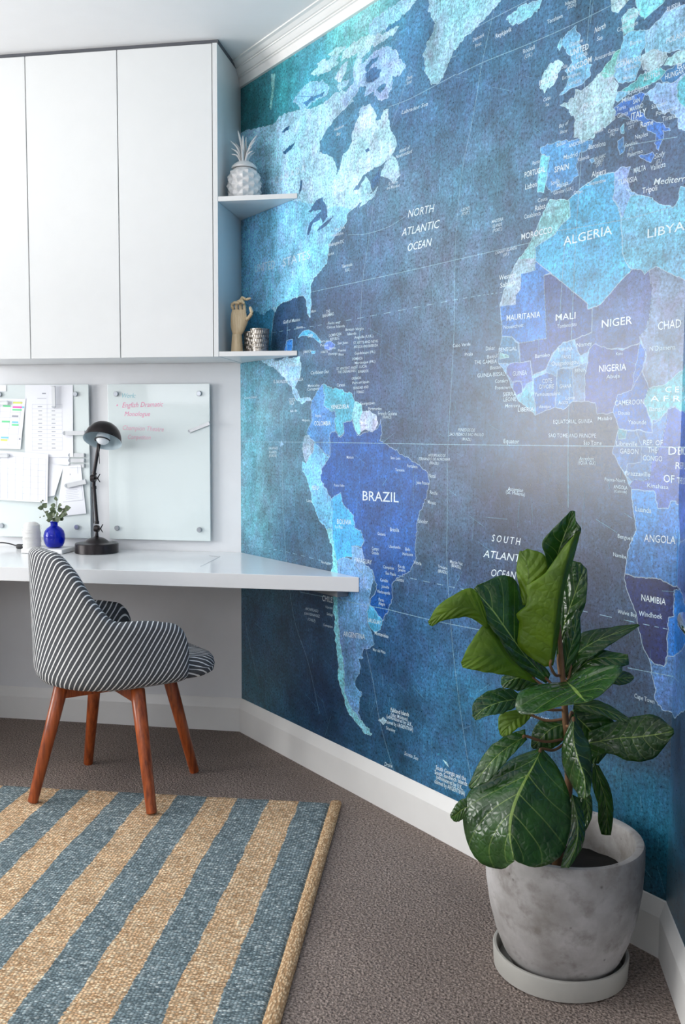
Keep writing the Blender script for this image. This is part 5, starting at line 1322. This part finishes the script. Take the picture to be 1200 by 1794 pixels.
# ------------------------------------------------------------------ fiddle leaf fig
def leafmat(name, dark, light, vein, rough, trans):
    m = Mat(name); uvn = m.node('ShaderNodeUVMap'); uvn.uv_map = 'UVMap'; sep = m.node('ShaderNodeSeparateXYZ'); m.link(uvn.outputs[0], sep.inputs[0])
    U, V = sep.outputs[0], sep.outputs[1]; au = m.math('ABSOLUTE', U)
    mid = m.math('LESS_THAN', au, .028); cr = m.math('SUBTRACT', V, m.math('MULTIPLY', au, .26)); fr = m.math('ABSOLUTE', m.math('SUBTRACT', m.math('FRACT', m.math('MULTIPLY', cr, 6.0)), .5))
    lat = m.math('LESS_THAN', fr, .030); vn = m.math('MAXIMUM', mid, m.math('MULTIPLY', lat, m.rng(au, .0, .95, .75, .15)))
    n = m.noise(m.coord('Object'), 18, 3); c = m.mix(m.rng(n, .3, .7, 0, 1), dark, light); m.base(m.mix(vn, c, vein)); m.set(rough, spec=.6)
    net = m.voro(m.coord('Object'), 70, 'Distance', 'DISTANCE_TO_EDGE')
    h = m.math('ADD', m.math('MULTIPLY', m.rng(fr, 0, .5, 0, 1), .9), m.math('ADD', m.math('MULTIPLY', m.rng(net, 0, .25, 0, 1), .35), m.math('MULTIPLY', n, .8))); m.bump(h, .5, .004)
    if trans:
        tr = m.node('ShaderNodeBsdfTranslucent'); tr.inputs[0].default_value = trans[1]; ms = m.node('ShaderNodeMixShader'); ms.inputs[0].default_value = trans[0]
        m.link(m.p.outputs[0], ms.inputs[1]); m.link(tr.outputs[0], ms.inputs[2]); m.link(ms.outputs[0], m.n['Material Output'].inputs[0])
    return m.m
LT = leafmat('fig leaf upper face', rgb(24, 56, 24), rgb(52, 94, 36), rgb(136, 164, 80), .25, (.12, rgb(90, 150, 20)))
LU = leafmat('fig leaf underside', rgb(84, 118, 18), rgb(116, 150, 22), rgb(84, 108, 30), .5, (.45, rgb(150, 200, 20)))
m_trunk = plain('brown fig stem', rgb(120, 88, 58), .7, var=.2, scale=40)
t = thing('fiddle_leaf_fig', 'tall fiddle leaf fig with large glossy green leaves in the concrete planter', 'plant', (PX, PY, .26))
def Z7(x, y): return 740 + x / 2.609, 880 + y / 2.609
def Z8(x, y): return 760 + x / 2.727, 1300 + y / 2.727
def fig(zf, mid, left, right, y0, y1, dl, dr, face='t', bulge=.012, rip=.004, pet=None):
    NU, NV = 8, 26
    def curve(ps): 
        P3 = catmull([Vector((*zf(*p), 0)) for p in ps], NV); return P3
    M_, L_, R_ = curve(mid), curve(left), curve(right); G = []; seed = random.uniform(0, 50)
    for i in range(NV + 1):
        v = i / NV; Yb = y0 + (y1 - y0) * v - bulge * sin(pi * v); w = sin(pi * v) ** .7 if 0 < v < 1 else 0; row = []
        m = at(M_[i].x, M_[i].y, Yb); l = at(L_[i].x, L_[i].y, Yb + dl * w); r = at(R_[i].x, R_[i].y, Yb + dr * w)
        for k in range(-NU, NU + 1):
            u = abs(k) / NU; e = l if k < 0 else r; p = m.lerp(e, u)
            lat = 1 - abs(((v - u * .26) * 6) % 1 - .5) * 2; d_ = rip * w * (lat * .6 * u + .9 * noise.noise(Vector((k * .35, v * 9, seed))) * u) - .010 * w * u * (1 - u)
            p = p + Vector((0, d_, d_ * .3)); row.append(p)
        G.append(row)
    n = len(G[0]); bm = B(); UVl = bm.loops.layers.uv.new('UVMap')
    def nrm(i, k):
        a = G[min(i + 1, NV)][k] - G[max(i - 1, 0)][k]; b = G[i][min(k + 1, n - 1)] - G[i][max(k - 1, 0)]; q = a.cross(b)
        return q.normalized() if q.length > 1e-9 else Vector((0, -1, 0))
    A = [[bm.verts.new(G[i][k] - nrm(i, k) * .0005) for k in range(n)] for i in range(NV + 1)]; C_ = [[bm.verts.new(G[i][k] + nrm(i, k) * .0005) for k in range(n)] for i in range(NV + 1)]
    def uvq(i, k): return ((k - NU) / NU, i / NV)
    s_ = nrm(NV // 2, NU).y     # which side looks at the viewer
    for i in range(NV):
        for k in range(n - 1):
            ids = [(i, k), (i + 1, k), (i + 1, k + 1), (i, k + 1)]
            for S, side in ((A, -1), (C_, 1)):
                try: f = bm.faces.new([S[a][b] for a, b in ids])
                except Exception: continue
                towards = (side * s_ < 0); f.material_index = (0 if face == 't' else 1) if towards else (1 if face == 't' else 0); f.smooth = True
                for l, q in zip(f.loops, ids): l[UVl].uv = uvq(*q)
    bd = [(0, k) for k in range(n - 1)] + [(i, n - 1) for i in range(NV)] + [(NV, k) for k in range(n - 1, 0, -1)] + [(i, 0) for i in range(NV, 0, -1)]
    for a, b in zip(bd, bd[1:] + bd[:1]):
        try: f = bm.faces.new((A[a[0]][a[1]], A[b[0]][b[1]], C_[b[0]][b[1]], C_[a[0]][a[1]])); f.material_index = 1
        except Exception: pass
    bmesh.ops.recalc_face_normals(bm, faces=bm.faces)
    base = G[0][NU].copy(); lf = obj('leaf', bm, [LT, LU], t, 2, recalc=False)
    if pet:
        q = at(*Z7(*pet[:2]), pet[2]); bm = B(); mid_ = (base + q) / 2 + Vector((0, 0, -.01)); tube(bm, catmull([q, mid_, base, G[1][NU]], 12), .0032, 8); obj('petiole', bm, m_trunk, lf, True)
SY = -1.59
fig(Z7, [(585, 748), (608, 560), (632, 400), (668, 240), (700, 130)], [(560, 752), (535, 735), (480, 700), (436, 652), (438, 600), (442, 545), (428, 512), (470, 478), (480, 430), (476, 382), (540, 350), (580, 300), (650, 200), (718, 128)], [(598, 745), (624, 600), (645, 420), (690, 260), (722, 135)], SY - .05, SY - .05, .015, .05, 'u', .01, .004, (630, 790, SY))
fig(Z7, [(470, 470), (480, 400), (486, 330), (475, 270), (458, 224)], [(458, 470), (444, 390), (430, 320), (436, 260), (444, 222)], [(480, 465), (530, 390), (574, 310), (555, 240), (480, 212)], SY - .02, SY + .01, .02, .0, 'u', .008, .003)
fig(Z7, [(600, 340), (618, 240), (645, 160), (670, 95), (688, 38)], [(578, 340), (563, 250), (549, 180), (625, 95), (676, 40)], [(640, 330), (675, 200), (726, 132), (702, 85), (698, 42)], SY + .0, SY - .01, -.02, -.02, 't', .01, .005)
fig(Z7, [(620, 720), (648, 560), (686, 450), (718, 360), (742, 296)], [(612, 700), (622, 500), (632, 370), (668, 275), (722, 275)], [(628, 715), (684, 590), (738, 490), (753, 390), (752, 305)], SY + .04, SY + .05, .02, -.01, 't', .01, .005, (632, 800, SY))
fig(Z7, [(650, 800), (662, 720), (688, 630), (706, 545), (712, 480)], [(640, 795), (630, 710), (645, 620), (672, 550), (704, 485)], [(660, 800), (700, 730), (722, 640), (722, 555), (718, 482)], SY + .02, SY + .02, .0, .01, 't', .008, .006)
fig(Z7, [(575, 815), (480, 715), (395, 600), (320, 495), (234, 396)], [(585, 785), (500, 660), (468, 450), (390, 335), (252, 378)], [(565, 828), (445, 750), (350, 628), (285, 530), (230, 405)], SY + .0, SY - .05, .05, -.02, 't', .02, .006, (638, 830, SY))
fig(Z7, [(300, 560), (245, 495), (165, 480), (90, 512), (30, 560)], [(285, 480), (245, 408), (195, 398), (78, 468), (26, 545)], [(300, 580), (215, 527), (150, 532), (90, 542), (44, 567)], SY - .07, SY - .10, .01, .0, 'u', .01, .003)
fig(Z7, [(515, 812), (425, 745), (345, 700), (262, 705), (178, 742)], [(500, 775), (395, 690), (300, 556), (222, 640), (176, 732)], [(530, 830), (420, 797), (320, 782), (235, 768), (186, 756)], SY - .02, SY - .10, .02, -.02, 'u', .015, .004, (640, 850, SY))
fig(Z7, [(665, 812), (702, 700), (775, 645), (865, 605), (990, 560)], [(655, 800), (680, 665), (730, 600), (850, 572), (985, 556)], [(680, 800), (722, 742), (800, 690), (882, 638), (994, 564)], SY + .02, SY + .05, .02, -.02, 't', .0, .004, (636, 860, SY))
fig(Z7, [(672, 805), (740, 738), (810, 712), (880, 714), (942, 715)], [(665, 790), (722, 706), (802, 672), (872, 684), (938, 695)], [(688, 812), (762, 790), (822, 768), (890, 760), (944, 742)], SY + .03, SY + .03, .02, -.02, 't', .0, .004)
fig(Z7, [(830, 800), (870, 802), (905, 804), (938, 803), (966, 800)], [(830, 788), (870, 778), (915, 772), (948, 782), (966, 795)], [(830, 812), (870, 832), (910, 836), (945, 826), (966, 806)], SY + .06, SY + .07, .02, -.01, 't', .0, .003)
fig(Z7, [(655, 818), (672, 832), (688, 846), (702, 862), (718, 880), (733, 897), (752, 914)], [(652, 820), (520, 836), (443, 872), (427, 945), (488, 973), (620, 936), (746, 915)], [(660, 815), (705, 783), (785, 757), (908, 748), (893, 803), (835, 866), (760, 913)], SY - .02, SY - .19, -.01, -.01, 't', .01, .007, (645, 880, SY))
fig(Z7, [(450, 898), (390, 906), (335, 920), (282, 945), (235, 985)], [(445, 878), (390, 851), (300, 866), (234, 918), (228, 975)], [(455, 910), (412, 948), (352, 970), (302, 976), (242, 997)], SY - .04, SY - .12, .02, -.03, 't', .01, .006, (648, 950, SY))
fig(Z7, [(528, 830), (480, 812), (440, 802), (400, 815), (362, 836)], [(522, 818), (500, 775), (448, 762), (368, 795), (359, 830)], [(522, 842), (480, 852), (442, 864), (400, 852), (368, 850)], SY + .04, SY + .02, .02, -.01, 't', .0, .003)
fig(Z7, [(480, 965), (432, 990), (400, 1018), (382, 1046), (373, 1074)], [(440, 945), (358, 968), (347, 1020), (355, 1060), (368, 1072)], [(500, 975), (470, 1012), (440, 1032), (402, 1062), (380, 1079)], SY - .0, SY - .03, .01, -.01, 'u', .01, .003, (652, 990, SY))
fig(Z7, [(760, 1100), (900, 1078), (980, 1072), (1060, 1062), (1150, 1046)], [(760, 1050), (872, 1008), (960, 982), (1062, 974), (1146, 1034)], [(760, 1180), (850, 1148), (950, 1184), (1062, 1168), (1150, 1058)], SY + .02, SY - .0, .02, -.01, 't', .0, .004)
fig(Z7, [(680, 960), (735, 1010), (780, 1060), (810, 1115), (795, 1195)], [(668, 970), (680, 1050), (715, 1110), (745, 1165), (780, 1200)], [(700, 925), (805, 945), (875, 1005), (880, 1095), (805, 1195)], SY + .04, SY + .05, .01, .01, 't', .0, .005, (655, 1000, SY))
fig(Z7, [(690, 930), (755, 930), (822, 945), (882, 970), (938, 1004)], [(700, 912), (782, 903), (852, 928), (902, 958), (950, 992)], [(690, 948), (752, 962), (822, 977), (884, 998), (925, 1008)], SY + .0, SY - .04, .01, -.01, 't', .0, .003)
fig(Z7, [(690, 985), (692, 1090), (714, 1180), (742, 1265), (742, 1358)], [(684, 985), (640, 1110), (645, 1220), (688, 1300), (718, 1348)], [(697, 960), (740, 1068), (768, 1120), (776, 1240), (766, 1335)], SY - .06, SY - .15, .03, .03, 't', .01, .007, (655, 1020, SY))
fig(Z7, [(655, 1010), (600, 1028), (560, 1058), (528, 1096), (500, 1122)], [(640, 998), (590, 994), (538, 1000), (503, 1050), (496, 1112)], [(660, 1035), (640, 1092), (602, 1122), (560, 1130), (506, 1128)], SY - .0, SY - .03, .02, .0, 't', .0, .004)
fig(Z7, [(472, 1068), (392, 1118), (332, 1168), (278, 1232), (214, 1306)], [(470, 1036), (405, 1058), (322, 1108), (262, 1188), (210, 1295)], [(478, 1085), (425, 1142), (362, 1212), (300, 1274), (224, 1312)], SY - .08, SY - .14, .02, -.02, 't', .01, .005, (655, 1080, SY))
fig(Z8, [(515, 32), (482, 100), (440, 175), (402, 252), (374, 330), (362, 410), (368, 490), (385, 562)], [(508, 28), (378, 82), (232, 185), (150, 275), (140, 400), (185, 540), (305, 610), (382, 572)], [(522, 36), (585, 112), (638, 222), (656, 330), (650, 430), (612, 540), (500, 604), (402, 574)], SY - .08, SY - .25, .05, .03, 't', .03, .010, (655, 1100, SY))
fig(Z8, [(160, 310), (132, 325), (110, 344), (92, 354), (80, 354)], [(155, 268), (130, 275), (105, 300), (88, 330), (77, 349)], [(155, 350), (135, 370), (115, 381), (95, 377), (80, 360)], SY - .20, SY - .18, .0, .0, 't', .0, .002)
fig(Z8, [(765, 100), (798, 200), (822, 280), (828, 360), (820, 445)], [(745, 130), (762, 230), (784, 300), (785, 380), (800, 440)], [(790, 115), (840, 215), (857, 300), (856, 370), (846, 445)], SY + .0, SY + .02, .0, .0, 't', .0, .004)
fig(Z8, [(660, 250), (682, 350), (688, 430), (675, 510), (632, 600)], [(648, 290), (652, 400), (646, 470), (622, 540), (606, 600)], [(700, 270), (718, 370), (722, 440), (702, 520), (645, 602)], SY - .10, SY - .19, .01, .02, 't', .01, .006)
fig(Z8, [(700, 200), (722, 260), (735, 320), (730, 370), (715, 420)], [(680, 210), (690, 270), (692, 330), (690, 380), (695, 420)], [(720, 200), (752, 260), (758, 320), (752, 370), (725, 425)], SY - .02, SY - .05, .0, .0, 't', .0, .004)
sp = [at(*Z7(*p), SY) for p in ((624, 560), (632, 680), (642, 800), (650, 930), (657, 1050), (668, 1200), (690, 1330))]; sp.append(Vector((PX - .02, SY, .226)))
sp[-2] = sp[-2].lerp(Vector((PX - .01, SY, .36)), .5)
bm = B(); P = catmull(sp, 40); tube(bm, P, [.0045 + .006 * i / 40 for i in range(41)], 12); obj('main_stem', bm, m_trunk, t, True)
bm = B(); tube(bm, catmull([at(*Z7(688, 690), SY + .02), at(*Z7(672, 790), SY + .02), at(*Z7(660, 900), SY + .01), at(*Z7(660, 1000), SY)], 14), .003, 8); obj('side_stem', bm, m_trunk, t, True)

# ------------------------------------------------------------------ chrome loop on the right wall
m_chr = plain('polished chrome', rgb(200, 205, 210), .12, 1.0)
t = thing('curtain_tieback', 'polished chrome loop tieback fixed to the right wall beside the map', 'tieback', CR + m2 * .36 + n2 * .001 + Vector((0, 0, .85)))
def rwp(s, off, z): v = CR + m2 * s + n2 * off; return Vector((v.x, v.y, z))
bm = B(); c0 = []
for k in range(29):
    a = radians(40) + radians(280) * k / 28
    c0.append(rwp(.36 + .055 * cos(a + pi), .036 + .020 * sin(a) , .862 + .012 * cos(a)))
tube(bm, c0, .0105, 14, True, .8); obj('loop', bm, m_chr, t, True)
bm = B(); tube(bm, [rwp(.40, .0015, .85), rwp(.40, .030, .85), rwp(.392, .045, .853)], .006, 12); obj('post', bm, m_chr, t, True)
COL.objects.unlink(fo); bpy.data.objects.remove(fo)
